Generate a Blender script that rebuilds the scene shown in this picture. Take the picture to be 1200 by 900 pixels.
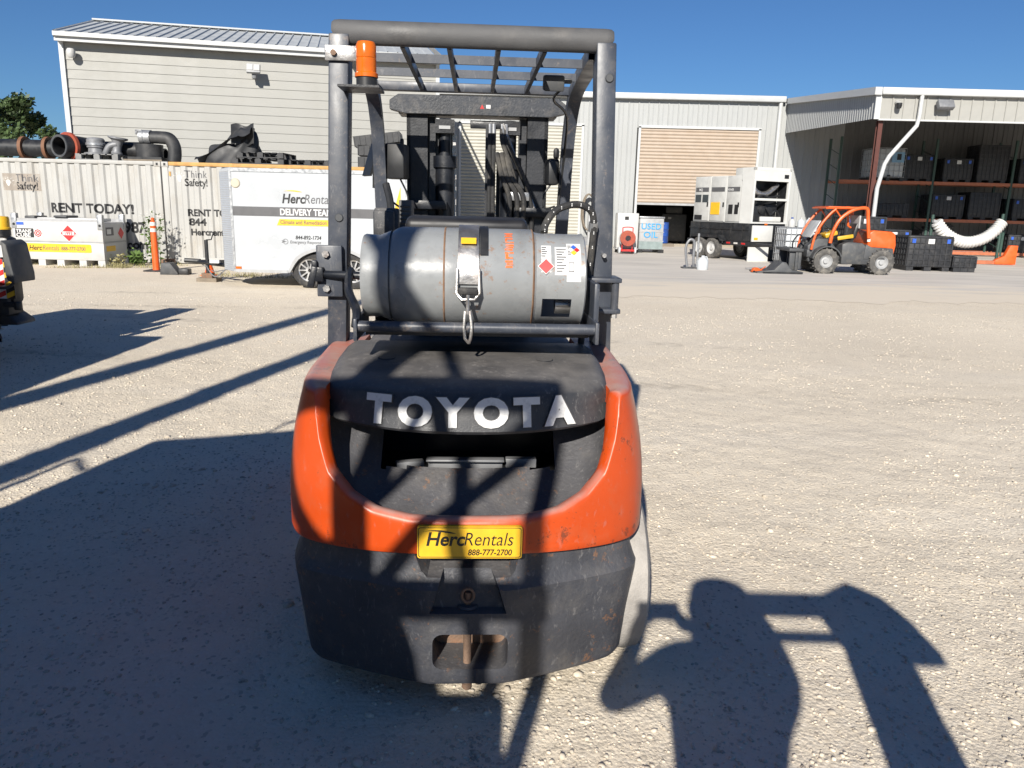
import bpy, bmesh, math, random
import numpy as np
from mathutils import Vector, Matrix, Euler

R = math.radians
sc = bpy.context.scene
for o in list(bpy.data.objects): bpy.data.objects.remove(o)

# ---------------------------------------------------------------- camera, sky, sun, exposure
CAM = (0.0, 0.0, 1.52)
cd = bpy.data.cameras.new('camera'); cam = bpy.data.objects.new('camera', cd)
sc.collection.objects.link(cam)
cd.sensor_width = 36; cd.lens = 27.0; cd.clip_start = 0.05; cd.clip_end = 3000
cam.matrix_world = Matrix.Translation(CAM) @ Matrix.Rotation(R(90-12.95), 4, 'X') @ Matrix.Rotation(R(1.4), 4, 'Z')
sc.camera = cam
SUN_EL, SUN_AZ = 28.0, 12.0
w = bpy.data.worlds.new('World'); sc.world = w; w.use_nodes = True
nt = w.node_tree
sky = nt.nodes.new('ShaderNodeTexSky'); sky.sky_type = 'NISHITA'; sky.sun_disc = False
sky.sun_elevation = R(SUN_EL); sky.sun_rotation = R(180+SUN_AZ)
sky.altitude = 30; sky.air_density = 1.0; sky.dust_density = 0.0; sky.ozone_density = 4.0
tint = nt.nodes.new('ShaderNodeMix'); tint.data_type = 'RGBA'; tint.blend_type = 'MULTIPLY'; tint.inputs[0].default_value = 1
tint.inputs[7].default_value = (.54, .79, 1.09, 1)
nt.links.new(sky.outputs[0], tint.inputs[6]); nt.links.new(tint.outputs[2], nt.nodes['Background'].inputs[0])
nt.nodes['Background'].inputs[1].default_value = 0.05
sl = bpy.data.lights.new('sun', 'SUN'); so = bpy.data.objects.new('sun', sl); sc.collection.objects.link(so)
sl.energy = 5.0; sl.angle = R(0.53); sl.color = (1.0, 0.945, 0.855)
sd = Vector((math.sin(R(SUN_AZ))*math.cos(R(SUN_EL)), math.cos(R(SUN_AZ))*math.cos(R(SUN_EL)), -math.sin(R(SUN_EL))))
so.rotation_euler = sd.to_track_quat('-Z', 'Y').to_euler(); so.location = (-8, -30, 25)
sc.view_settings.view_transform = 'Standard'; sc.view_settings.look = 'None'
sc.view_settings.exposure = 0.55; sc.view_settings.gamma = 1.0
try: sc.view_settings.use_curve_mapping = False
except Exception: pass

rnd = random.Random(7)
C = sc.collection

# ---------------------------------------------------------------- materials
MATS = {}
def P(name, c, rough=.55, metal=0., var=.12, scale=6., bump=0., bscale=60., dirt=None, damt=.4, dscale=3., spec=.5, emit=None, trans=0., alpha=1., topdust=None, scratch=0., chip=None, stretch=None):
    """Principled with noisy colour, blotchy dirt, roughness variation and fine relief, all in object space"""
    if name in MATS: return MATS[name]
    m = bpy.data.materials.new(name); m.use_nodes = True
    n = m.node_tree; N = n.nodes; K = n.links.new
    b = N['Principled BSDF']
    tc = N.new('ShaderNodeTexCoord')
    co = tc.outputs['Object']
    if stretch:
        mp = N.new('ShaderNodeMapping'); mp.inputs['Scale'].default_value = stretch
        K(co, mp.inputs[0]); co = mp.outputs[0]
    n1 = N.new('ShaderNodeTexNoise'); n1.inputs['Scale'].default_value = scale; n1.inputs['Detail'].default_value = 6
    K(co, n1.inputs['Vector'])
    rp = N.new('ShaderNodeMapRange'); rp.inputs[1].default_value = .3; rp.inputs[2].default_value = .7
    rp.inputs[3].default_value = 1-var; rp.inputs[4].default_value = 1+var
    K(n1.outputs[0], rp.inputs[0])
    mx = N.new('ShaderNodeVectorMath'); mx.operation = 'SCALE'
    mx.inputs[0].default_value = c[:3]; K(rp.outputs[0], mx.inputs['Scale'])
    col = mx.outputs[0]
    if dirt is not None:
        n2 = N.new('ShaderNodeTexNoise'); n2.inputs['Scale'].default_value = dscale; n2.inputs['Detail'].default_value = 9; n2.inputs['Roughness'].default_value = .68
        K(co, n2.inputs['Vector'])
        r2 = N.new('ShaderNodeMapRange'); r2.inputs[1].default_value = .5; r2.inputs[2].default_value = .72
        r2.inputs[3].default_value = 0; r2.inputs[4].default_value = damt
        K(n2.outputs[0], r2.inputs[0])
        mm = N.new('ShaderNodeMix'); mm.data_type = 'RGBA'
        mm.inputs[7].default_value = (*dirt, 1)
        K(r2.outputs[0], mm.inputs[0]); K(col, mm.inputs[6]); col = mm.outputs[2]
    if scratch:
        mp2 = N.new('ShaderNodeMapping'); mp2.inputs['Scale'].default_value = (4, 4, 1.4); mp2.inputs['Rotation'].default_value = (.1, .25, .3); K(tc.outputs['Object'], mp2.inputs[0])
        n4 = N.new('ShaderNodeTexNoise'); n4.inputs['Scale'].default_value = 16; n4.inputs['Detail'].default_value = 8; n4.inputs['Roughness'].default_value = .7; n4.inputs['Distortion'].default_value = .6; K(mp2.outputs[0], n4.inputs['Vector'])
        r4 = N.new('ShaderNodeMapRange'); r4.inputs[1].default_value = .58; r4.inputs[2].default_value = .66; r4.inputs[3].default_value = 0; r4.inputs[4].default_value = scratch; K(n4.outputs[0], r4.inputs[0])
        m4 = N.new('ShaderNodeMix'); m4.data_type = 'RGBA'; m4.inputs[7].default_value = (.30, .29, .28, 1); K(r4.outputs[0], m4.inputs[0]); K(col, m4.inputs[6]); col = m4.outputs[2]
    if chip:
        n7 = N.new('ShaderNodeTexNoise'); n7.inputs['Scale'].default_value = chip[2]; n7.inputs['Detail'].default_value = 10; n7.inputs['Roughness'].default_value = .78; K(tc.outputs['Object'], n7.inputs['Vector'])
        n8 = N.new('ShaderNodeTexNoise'); n8.inputs['Scale'].default_value = 4.5; n8.inputs['Detail'].default_value = 3; K(tc.outputs['Object'], n8.inputs['Vector'])
        a7 = N.new('ShaderNodeMath'); a7.operation = 'MULTIPLY_ADD'; a7.inputs[1].default_value = .35; K(n8.outputs[0], a7.inputs[0]); K(n7.outputs[0], a7.inputs[2])
        r7 = N.new('ShaderNodeMapRange'); r7.inputs[1].default_value = .775; r7.inputs[2].default_value = .81; r7.inputs[3].default_value = 0; r7.inputs[4].default_value = chip[1]; K(a7.outputs[0], r7.inputs[0])
        m7 = N.new('ShaderNodeMix'); m7.data_type = 'RGBA'; m7.inputs[7].default_value = (*chip[0], 1); K(r7.outputs[0], m7.inputs[0]); K(col, m7.inputs[6]); col = m7.outputs[2]
    if topdust:
        ge = N.new('ShaderNodeNewGeometry'); sx = N.new('ShaderNodeSeparateXYZ'); K(ge.outputs['Normal'], sx.inputs[0])
        r5 = N.new('ShaderNodeMapRange'); r5.inputs[1].default_value = .45; r5.inputs[2].default_value = .95; r5.inputs[3].default_value = 0; r5.inputs[4].default_value = 1; K(sx.outputs[2], r5.inputs[0])
        n5 = N.new('ShaderNodeTexNoise'); n5.inputs['Scale'].default_value = 11; n5.inputs['Detail'].default_value = 8; n5.inputs['Roughness'].default_value = .65; K(tc.outputs['Object'], n5.inputs['Vector'])
        r6 = N.new('ShaderNodeMapRange'); r6.inputs[1].default_value = .25; r6.inputs[2].default_value = .7; r6.inputs[3].default_value = topdust*.35; r6.inputs[4].default_value = topdust; K(n5.outputs[0], r6.inputs[0])
        mu = N.new('ShaderNodeMath'); mu.operation = 'MULTIPLY'; K(r5.outputs[0], mu.inputs[0]); K(r6.outputs[0], mu.inputs[1])
        m5 = N.new('ShaderNodeMix'); m5.data_type = 'RGBA'; m5.inputs[7].default_value = (.36, .33, .30, 1); K(mu.outputs[0], m5.inputs[0]); K(col, m5.inputs[6]); col = m5.outputs[2]
    K(col, b.inputs['Base Color'])
    rr = N.new('ShaderNodeMapRange'); rr.inputs[1].default_value = .3; rr.inputs[2].default_value = .7
    rr.inputs[3].default_value = max(0, rough-.1); rr.inputs[4].default_value = min(1, rough+.12)
    K(n1.outputs[0], rr.inputs[0]); K(rr.outputs[0], b.inputs['Roughness'])
    b.inputs['Metallic'].default_value = metal
    b.inputs['Specular IOR Level'].default_value = spec
    if bump:
        n3 = N.new('ShaderNodeTexNoise'); n3.inputs['Scale'].default_value = bscale; n3.inputs['Detail'].default_value = 4
        K(co, n3.inputs['Vector'])
        bp = N.new('ShaderNodeBump'); bp.inputs['Strength'].default_value = bump; bp.inputs['Distance'].default_value = .01
        K(n3.outputs[0], bp.inputs['Height']); K(bp.outputs[0], b.inputs['Normal'])
    if emit:
        b.inputs['Emission Color'].default_value = (*emit[:3], 1); b.inputs['Emission Strength'].default_value = emit[3]
    if trans: b.inputs['Transmission Weight'].default_value = trans
    MATS[name] = m
    return m

DUST = (.42, .38, .32); RUST = (.23, .085, .03); GRIME = (.10, .09, .08)
M = dict(
 orange=P('orange_paint', (.50, .060, .007), .38, var=.08, scale=5, bump=.05, bscale=25, dirt=(.34, .12, .06), damt=.35, dscale=9, topdust=.75, scratch=.16, chip=((.10, .035, .02), .75, 30)),
 fkblack=P('black_plastic', (.030, .032, .037), .52, var=.2, scale=7, bump=.12, bscale=220, dirt=(.12, .115, .11), damt=.55, dscale=6, topdust=.34, scratch=.22, chip=((.17, .16, .155), .6, 36)),
 fkgrey=P('dark_grey_casting', (.047, .049, .058), .55, var=.18, scale=8, bump=.25, bscale=90, dirt=(.13, .12, .11), damt=.5, dscale=7, topdust=.18, scratch=.26, chip=((.20, .10, .05), .7, 26)),
 guard=P('slate_grey_paint', (.043, .050, .066), .42, var=.1, scale=10, bump=.02, bscale=120, dirt=(.16, .15, .14), damt=.35, dscale=14, scratch=.2, chip=((.16, .13, .11), .6, 40)),
 beam=P('grey_plastic_beam', (.075, .075, .077), .6, var=.15, scale=9, bump=.08, bscale=160, dirt=(.15, .14, .13), damt=.4, dscale=8),
 masthead=P('mast_head_paint', (.018, .022, .030), .5, var=.25, scale=14, bump=.12, bscale=90, dirt=(.12, .11, .10), damt=.6, dscale=18, scratch=.25),
 mast=P('black_mast_paint', (.009, .011, .016), .42, var=.25, scale=12, bump=.08, bscale=90, dirt=(.05, .045, .04), damt=.35, dscale=16),
 rubber=P('black_rubber', (.022, .022, .023), .72, var=.2, scale=14, bump=.2, bscale=140, dirt=(.16, .145, .12), damt=.55, dscale=9),
 dustyrubber=P('dust_coated_rubber', (.33, .31, .285), .85, var=.2, scale=9, bump=.3, bscale=110, dirt=(.16, .15, .14), damt=.5, dscale=7),
 steel=P('bare_steel', (.42, .41, .40), .35, metal=.85, var=.2, scale=18, bump=.08, bscale=120, dirt=RUST, damt=.35, dscale=12),
 rusty=P('rusty_steel', (.20, .13, .09), .75, metal=.2, var=.3, scale=20, bump=.3, bscale=120, dirt=RUST, damt=.8, dscale=10),
 galv=P('galvanised_steel', (.36, .37, .38), .4, metal=.6, var=.15, scale=20, dirt=(.3, .3, .3), damt=.4),
 letter=P('worn_white_letter', (.66, .66, .65), .45, var=.07, scale=20, dirt=(.12, .12, .13), damt=.55, dscale=24),
 yellow=P('yellow_sign', (.72, .42, .02), .45, var=.06, scale=20, dirt=(.35, .22, .04), damt=.25, dscale=14),
 ink=P('black_ink', (.012, .012, .013), .5, var=.1),
 greyink=P('grey_ink', (.09, .09, .095), .5, var=.1),
 amber=P('amber_lens', (.58, .12, .006), .18, var=.1, scale=30, spec=.6),
 tank=P('grey_cylinder_paint', (.245, .255, .26), .30, var=.12, scale=7, bump=.05, bscale=60, dirt=(.15, .15, .15), damt=.5, dscale=11, spec=.6, chip=((.24, .13, .07), .6, 34), scratch=.15),
 tankrust=P('rusty_weld', (.22, .13, .08), .8, var=.3, scale=40, dirt=RUST, damt=.7, dscale=30),
 decal=P('white_decal', (.60, .60, .59), .5, var=.05, scale=30, dirt=(.25, .25, .25), damt=.5, dscale=40),
 red=P('red_print', (.50, .02, .02), .45, var=.1, scale=20),
 stencil=P('orange_stencil', (.72, .13, .02), .7, var=.15, scale=30, dirt=(.3, .29, .28), damt=.9, dscale=55),
 blue=P('blue_print', (.03, .10, .45), .45, var=.1),
 white=P('white_paint', (.47, .47, .46), .42, var=.05, scale=4, dirt=(.36, .34, .30), damt=.35, dscale=2.2),
 trailer=P('trailer_white', (.42, .44, .46), .33, var=.04, scale=2, bump=.03, bscale=5, dirt=(.36, .36, .36), damt=.25, dscale=1.6),
 container=P('container_paint', (.375, .372, .355), .6, var=.07, scale=2.5, bump=.1, bscale=30, dirt=(.26, .22, .165), damt=.5, dscale=1.7, stretch=(1.6, 1.6, .5)),
 contrail=P('rusted_rail', (.46, .27, .09), .7, var=.2, scale=6, dirt=(.30, .10, .03), damt=.8, dscale=5),
 siding=P('beige_siding', (.31, .307, .285), .6, var=.05, scale=3, bump=.05, bscale=40, dirt=(.24, .23, .20), damt=.3, dscale=1.2),
 wallpanel=P('pale_metal_panel', (.34, .35, .348), .5, var=.05, scale=2.2, dirt=(.27, .265, .25), damt=.4, dscale=1.1, stretch=(2, 2, .5)),
 trim=P('white_trim', (.47, .48, .48), .45, var=.04, scale=4, dirt=(.4, .4, .38), damt=.3),
 roofmetal=P('grey_roof_metal', (.40, .42, .43), .5, metal=0., var=.06, scale=4, dirt=(.32, .33, .33), damt=.4),
 doortan=P('tan_door_curtain', (.385, .315, .25), .5, var=.05, scale=3, dirt=(.36, .26, .17), damt=.35, dscale=1.4),
 doorwhite=P('cream_door_curtain', (.42, .41, .36), .5, var=.05, scale=3, dirt=(.3, .29, .26), damt=.35, dscale=1.4),
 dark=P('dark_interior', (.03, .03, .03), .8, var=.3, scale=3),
 black=P('black_paint', (.014, .015, .017), .45, var=.25, scale=8, dirt=(.07, .065, .06), damt=.5, dscale=5),
 blackplas=P('crate_black_plastic', (.022, .023, .026), .5, var=.25, scale=8, dirt=(.08, .075, .07), damt=.5, dscale=5),
 concrete=P('concrete', (.55, .51, .455), .85, var=.12, scale=1.2, bump=.2, bscale=40, dirt=(.36, .345, .325), damt=.6, dscale=.35, stretch=(.35, 1.6, 1)),
 wood=P('weathered_wood', (.20, .165, .125), .85, var=.25, scale=12, bump=.2, bscale=60, dirt=GRIME, damt=.5),
 greywood=P('grey_pallet_plastic', (.22, .22, .215), .8, var=.2, scale=9, dirt=GRIME, damt=.4),
 cone=P('safety_orange', (.72, .10, .012), .5, var=.1, scale=8, dirt=(.35, .12, .06), damt=.4),
 reflect=P('reflective_white', (.62, .60, .56), .4, var=.06),
 hvac=P('cast_grey', (.20, .205, .215), .5, metal=.2, var=.15, scale=12, dirt=(.12, .12, .12), damt=.4),
 redflange=P('faded_red_flange', (.30, .055, .03), .65, var=.25, scale=12, dirt=RUST, damt=.6),
 brownring=P('brown_ring', (.16, .075, .04), .7, var=.25, scale=12, dirt=RUST, damt=.6),
 genwhite=P('generator_cream', (.60, .60, .575), .45, var=.05, scale=4, dirt=(.35, .33, .29), damt=.35, dscale=2),
 shadedpanel=P('shaded_metal_panel', (.17, .17, .165), .7, var=.1, scale=2, dirt=(.11, .105, .10), damt=.6, dscale=1.2, stretch=(2, 2, .5)),  # darkened copy of the pale panel: shed shade put into the colour
 gengrey=P('generator_grey', (.47, .47, .45), .5, var=.07, scale=5, dirt=(.24, .23, .21), damt=.3),
 ibc=P('milky_plastic', (.50, .53, .55), .45, var=.08, scale=3, dirt=(.33, .34, .33), damt=.4),
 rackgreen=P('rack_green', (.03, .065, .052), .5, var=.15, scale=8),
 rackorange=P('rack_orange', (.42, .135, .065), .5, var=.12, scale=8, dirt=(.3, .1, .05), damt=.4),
 column=P('red_oxide_column', (.085, .025, .018), .6, var=.15, scale=8),
 duct=P('white_duct_fabric', (.60, .60, .58), .6, var=.05, scale=6, dirt=(.42, .41, .38), damt=.3),
 tyreground=P('loader_tyre', (.075, .072, .068), .8, var=.25, scale=12, bump=.2, bscale=90, dirt=(.25, .23, .20), damt=.8, dscale=6),
 silver=P('silver_rim', (.50, .50, .50), .3, metal=.7, var=.1, scale=10),
 ltgrey=P('light_grey_paint', (.34, .345, .35), .5, var=.1, scale=8, dirt=GRIME, damt=.25),
 charcoal=P('charcoal_plastic', (.055, .058, .062), .55, var=.15, scale=8, dirt=(.16, .15, .13), damt=.5, dscale=5),
 loader=P('loader_orange', (.62, .10, .015), .4, var=.08, scale=6, dirt=(.42, .18, .08), damt=.3, dscale=4),
 plantgreen=P('weed_leaf', (.085, .14, .03), .6, var=.35, scale=8),
 drygrass=P('dry_grass', (.30, .27, .13), .8, var=.3, scale=8),
 leaf=P('tree_leaf', (.045, .075, .022), .6, var=.45, scale=1.5),
 bark=P('bark', (.07, .055, .04), .9, var=.3, scale=6),
 skin=P('skin', (.42, .24, .17), .5, var=.08, scale=10),
 shirt=P('navy_cloth', (.05, .07, .13), .8, var=.15, scale=20),
 trouser=P('grey_cloth', (.12, .11, .10), .85, var=.15, scale=20),
 hair=P('brown_hair', (.04, .025, .015), .6, var=.3, scale=30),
 seat=P('black_vinyl', (.018, .018, .02), .45, var=.2, scale=10, dirt=(.06, .055, .05), damt=.4),
 pole=P('pole_wood', (.14, .10, .07), .9, var=.25, scale=8, bump=.3, bscale=30),
 yellowmach=P('machine_yellow', (.55, .33, .02), .45, var=.08, scale=6, dirt=(.3, .2, .05), damt=.3),
 drumblue=P('drum_blue', (.02, .07, .30), .45, var=.12, scale=6),
 glass=P('smoky_glass', (.05, .06, .065), .08, var=.05, spec=.8),
 olive=P('heap_rubber', (.028, .029, .031), .55, var=.25, scale=5, bump=.1, bscale=30, dirt=(.09, .085, .08), damt=.5, dscale=3),
)

# ---------------------------------------------------------------- mesh helpers
def _rot(rot): return Euler(tuple(R(a) for a in rot)).to_matrix() if rot else None
class MB:
    def __init__(s): s.v = []; s.f = []; s.mi = []
    def add(s, v, f, mi=0):
        k = len(s.v); s.v += [tuple(p) for p in v]; s.f += [tuple(i+k for i in q) for q in f]; s.mi += [mi]*len(f); return s
    def box(s, c, d, rot=None, mi=0):
        x, y, z = d[0]/2, d[1]/2, d[2]/2
        v = [Vector(p) for p in ((-x,-y,-z),(x,-y,-z),(x,y,-z),(-x,y,-z),(-x,-y,z),(x,-y,z),(x,y,z),(-x,y,z))]
        m = _rot(rot)
        if m: v = [m @ p for p in v]
        v = [p+Vector(c) for p in v]
        return s.add(v, [(0,3,2,1),(4,5,6,7),(0,1,5,4),(1,2,6,5),(2,3,7,6),(3,0,4,7)], mi)
    def b2(s, x0, x1, y0, y1, z0, z1, mi=0):
        return s.box(((x0+x1)/2, (y0+y1)/2, (z0+z1)/2), (x1-x0, y1-y0, z1-z0), None, mi)
    def cyl(s, p0, p1, r0, r1=None, n=16, cap=True, mi=0):
        p0 = Vector(p0); p1 = Vector(p1); r1 = r0 if r1 is None else r1
        d = (p1-p0).normalized(); u = d.orthogonal().normalized(); w = d.cross(u)
        v = []
        for p, r in ((p0, r0), (p1, r1)):
            for i in range(n):
                a = 2*math.pi*i/n; v.append(p + u*(r*math.cos(a)) + w*(r*math.sin(a)))
        f = [(i, (i+1) % n, n+(i+1) % n, n+i) for i in range(n)]
        if cap: f += [tuple(range(n-1, -1, -1)), tuple(range(n, 2*n))]
        return s.add(v, f, mi)
    def tube(s, pts, r, n=8, cap=True, mi=0, sy=1.):
        pts = [Vector(p) for p in pts]; v = []; m = len(pts)
        rr = r if isinstance(r, (list, tuple)) else [r]*m
        u = None
        for i, p in enumerate(pts):
            d = (pts[min(i+1, m-1)]-pts[max(i-1, 0)]).normalized()
            if u is None: u = d.orthogonal().normalized()
            u = (u-d*u.dot(d)).normalized(); w = d.cross(u)
            for k in range(n):
                a = 2*math.pi*k/n; v.append(p+u*(rr[i]*math.cos(a))+w*(rr[i]*sy*math.sin(a)))
        f = [(i*n+k, i*n+(k+1) % n, (i+1)*n+(k+1) % n, (i+1)*n+k) for i in range(m-1) for k in range(n)]
        if cap: f += [tuple(range(n-1, -1, -1)), tuple(range((m-1)*n, m*n))]
        return s.add(v, f, mi)
    def lathe(s, prof, o=(0,0,0), axis='z', n=24, mi=0, close=False, a0=0., a1=360.):
        full = abs(a1-a0) >= 359.9; cnt = n if full else n+1
        v = []
        for r, h in prof:
            for i in range(cnt):
                a = R(a0+(a1-a0)*i/n); c_, s_ = r*math.cos(a), r*math.sin(a)
                v.append({'z': (c_, s_, h), 'x': (h, c_, s_), 'y': (c_, h, s_)}[axis])
        v = [Vector(p)+Vector(o) for p in v]
        m = len(prof); f = []
        rng = range(m if close else m-1)
        for j in rng:
            j2 = (j+1) % m
            for i in range(n):
                i2 = (i+1) % cnt if full else i+1
                q = (j*cnt+i, j*cnt+i2, j2*cnt+i2, j2*cnt+i)
                f.append(q if axis != 'y' else q[::-1])
        return s.add(v, f, mi)
    def prism(s, poly, a, b, axis='y', mi=0):
        """polygon in the plane across `axis`, extruded from a to b"""
        def mk(p, h): return {'y': (p[0], h, p[1]), 'x': (h, p[0], p[1]), 'z': (p[0], p[1], h)}[axis]
        n = len(poly); v = [mk(p, a) for p in poly]+[mk(p, b) for p in poly]
        f = [tuple(range(n)), tuple(range(2*n-1, n-1, -1))]+[(i, n+i, n+(i+1) % n, (i+1) % n) for i in range(n)]
        return s.add(v, f, mi)
    def grid(s, fn, nu, nv, mi=0, skip=None):
        v = [fn(i/nu, j/nv) for j in range(nv+1) for i in range(nu+1)]
        f = []
        for j in range(nv):
            for i in range(nu):
                if skip and skip((i+.5)/nu, (j+.5)/nv): continue
                a = j*(nu+1)+i; f.append((a, a+1, a+nu+2, a+nu+1))
        return s.add(v, f, mi)
    def mesh(s, name, mats, bevel=0., seg=2, smooth=35., fix=True):
        me = bpy.data.meshes.new(name); me.from_pydata([tuple(p) for p in s.v], [], s.f)
        mats = mats if isinstance(mats, (list, tuple)) else [mats]
        for m in mats: me.materials.append(M[m] if isinstance(m, str) else m)
        if len(mats) > 1:
            me.polygons.foreach_set('material_index', s.mi)
        bm = bmesh.new(); bm.from_mesh(me)
        if fix: bmesh.ops.recalc_face_normals(bm, faces=bm.faces)
        if bevel:
            bm.normal_update()
            es = [e for e in bm.edges if len(e.link_faces) == 2 and e.calc_face_angle(0) > .5]
            bmesh.ops.bevel(bm, geom=es, offset=bevel, offset_type='OFFSET', segments=seg, profile=.5, affect='EDGES', clamp_overlap=True)
        bm.to_mesh(me); bm.free()
        if smooth:
            me.polygons.foreach_set('use_smooth', [True]*len(me.polygons))
            me.set_sharp_from_angle(angle=R(smooth))
        me.update()
        return me
    def build(s, name, mats, parent=None, loc=None, rot=None, **k):
        o = bpy.data.objects.new(name, s.mesh(name, mats, **k)); C.objects.link(o)
        if parent: o.parent = parent
        if loc: o.location = loc
        if rot: o.rotation_euler = tuple(R(a) for a in rot)
        return o

def tag(o, label, cat, group=None):
    o['label'] = label; o['category'] = cat
    if group: o['group'] = group
    return o
def thing(name, label, cat, loc=(0,0,0), rz=0., group=None):
    o = bpy.data.objects.new(name, None); C.objects.link(o); o.empty_display_size = .2
    o.location = loc; o.rotation_euler = (0, 0, R(rz))
    return tag(o, label, cat, group)
def struct(o, kind='structure'): o['kind'] = kind; return o
def inst(name, me, parent=None, loc=(0,0,0), rot=(0,0,0), scale=None):
    o = bpy.data.objects.new(name, me); C.objects.link(o); o.parent = parent; o.location = loc
    o.rotation_euler = tuple(R(a) for a in rot)
    if scale: o.scale = scale
    return o
def copy_tree(o, parent=None):
    c = o.copy(); C.objects.link(c); c.parent = parent
    for ch in list(o.children): copy_tree(ch, c)
    return c
def text(name, s, size, loc, mat, parent=None, rot=(90,0,0), bold=0., shear=0., depth=.001, align='LEFT', sx=1., spacing=1.):
    cu = bpy.data.curves.new(name, 'FONT'); cu.body = s; cu.size = size; cu.offset = bold*size; cu.shear = shear
    cu.extrude = depth; cu.align_x = align; cu.align_y = 'BOTTOM_BASELINE'; cu.space_character = spacing
    cu.resolution_u = 4
    t = bpy.data.objects.new(name, cu); C.objects.link(t)
    bpy.context.view_layer.update()
    me = bpy.data.meshes.new_from_object(t.evaluated_get(bpy.context.evaluated_depsgraph_get()))
    bpy.data.objects.remove(t); bpy.data.curves.remove(cu)
    me.name = name; me.materials.clear(); me.materials.append(M[mat] if isinstance(mat, str) else mat)
    o = bpy.data.objects.new(name, me); C.objects.link(o)
    if parent: o.parent = parent
    o.location = loc; o.rotation_euler = tuple(R(a) for a in rot); o.scale = (sx, 1, 1)
    return o
def boolean(o, cutters):
    for cmb in cutters:
        co = bpy.data.objects.new('cutter', cmb.mesh('cutter', 'black', smooth=0)); C.objects.link(co)
        co.matrix_world = o.matrix_basis.copy()
        md = o.modifiers.new('b', 'BOOLEAN'); md.operation = 'DIFFERENCE'; md.solver = 'EXACT'; md.object = co
        par = o.parent; o.parent = None
        bpy.context.view_layer.update()
        me = bpy.data.meshes.new_from_object(o.evaluated_get(bpy.context.evaluated_depsgraph_get()))
        o.modifiers.clear(); o.data = me; o.parent = par
        bpy.data.objects.remove(co)
    me = o.data
    me.polygons.foreach_set('use_smooth', [True]*len(me.polygons)); me.set_sharp_from_angle(angle=R(30))
    return o
def catmull(pts, per=10):
    pts = [np.array(p, float) for p in pts]; P_ = [2*pts[0]-pts[1]]+pts+[2*pts[-1]-pts[-2]]; out = []
    for i in range(1, len(P_)-2):
        a, b, c, d = P_[i-1:i+3]
        for k in range(per):
            t = k/per
            out.append(.5*((2*b)+(c-a)*t+(2*a-5*b+4*c-d)*t*t+(3*b-3*c+d-a)*t**3))
    out.append(pts[-1]); return out
def rrect(x0, x1, z0, z1, r, n=5):
    p = []
    for cx, cz, a in ((x1-r, z0+r, -90), (x1-r, z1-r, 0), (x0+r, z1-r, 90), (x0+r, z0+r, 180)):
        for i in range(n+1): p.append((cx+r*math.cos(R(a+90*i/n)), cz+r*math.sin(R(a+90*i/n))))
    return p
_noise_tab = np.random.RandomState(3).rand(256, 256)
def vnoise(x, y):
    xi = np.floor(x).astype(int); yi = np.floor(y).astype(int); fx = x-xi; fy = y-yi
    fx = fx*fx*(3-2*fx); fy = fy*fy*(3-2*fy)
    g = lambda i, j: _noise_tab[i % 256, j % 256]
    return (g(xi, yi)*(1-fx)+g(xi+1, yi)*fx)*(1-fy)+(g(xi, yi+1)*(1-fx)+g(xi+1, yi+1)*fx)*fy
def hgt(x, y):
    x = np.asarray(x, float); y = np.asarray(y, float)
    near = np.clip(1-np.hypot(x*.8, y-4)/16, 0, 1)*np.clip((11-y)/3, 0, 1)
    h = (vnoise(x*.9+5, y*.9)-.5)*.020+(vnoise(x*3.1, y*3.1)-.5)*.012+(vnoise(x*9, y*9+7)-.5)*.008+(vnoise(x*23, y*23)-.5)*.006
    return h*near-.006*near
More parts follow.
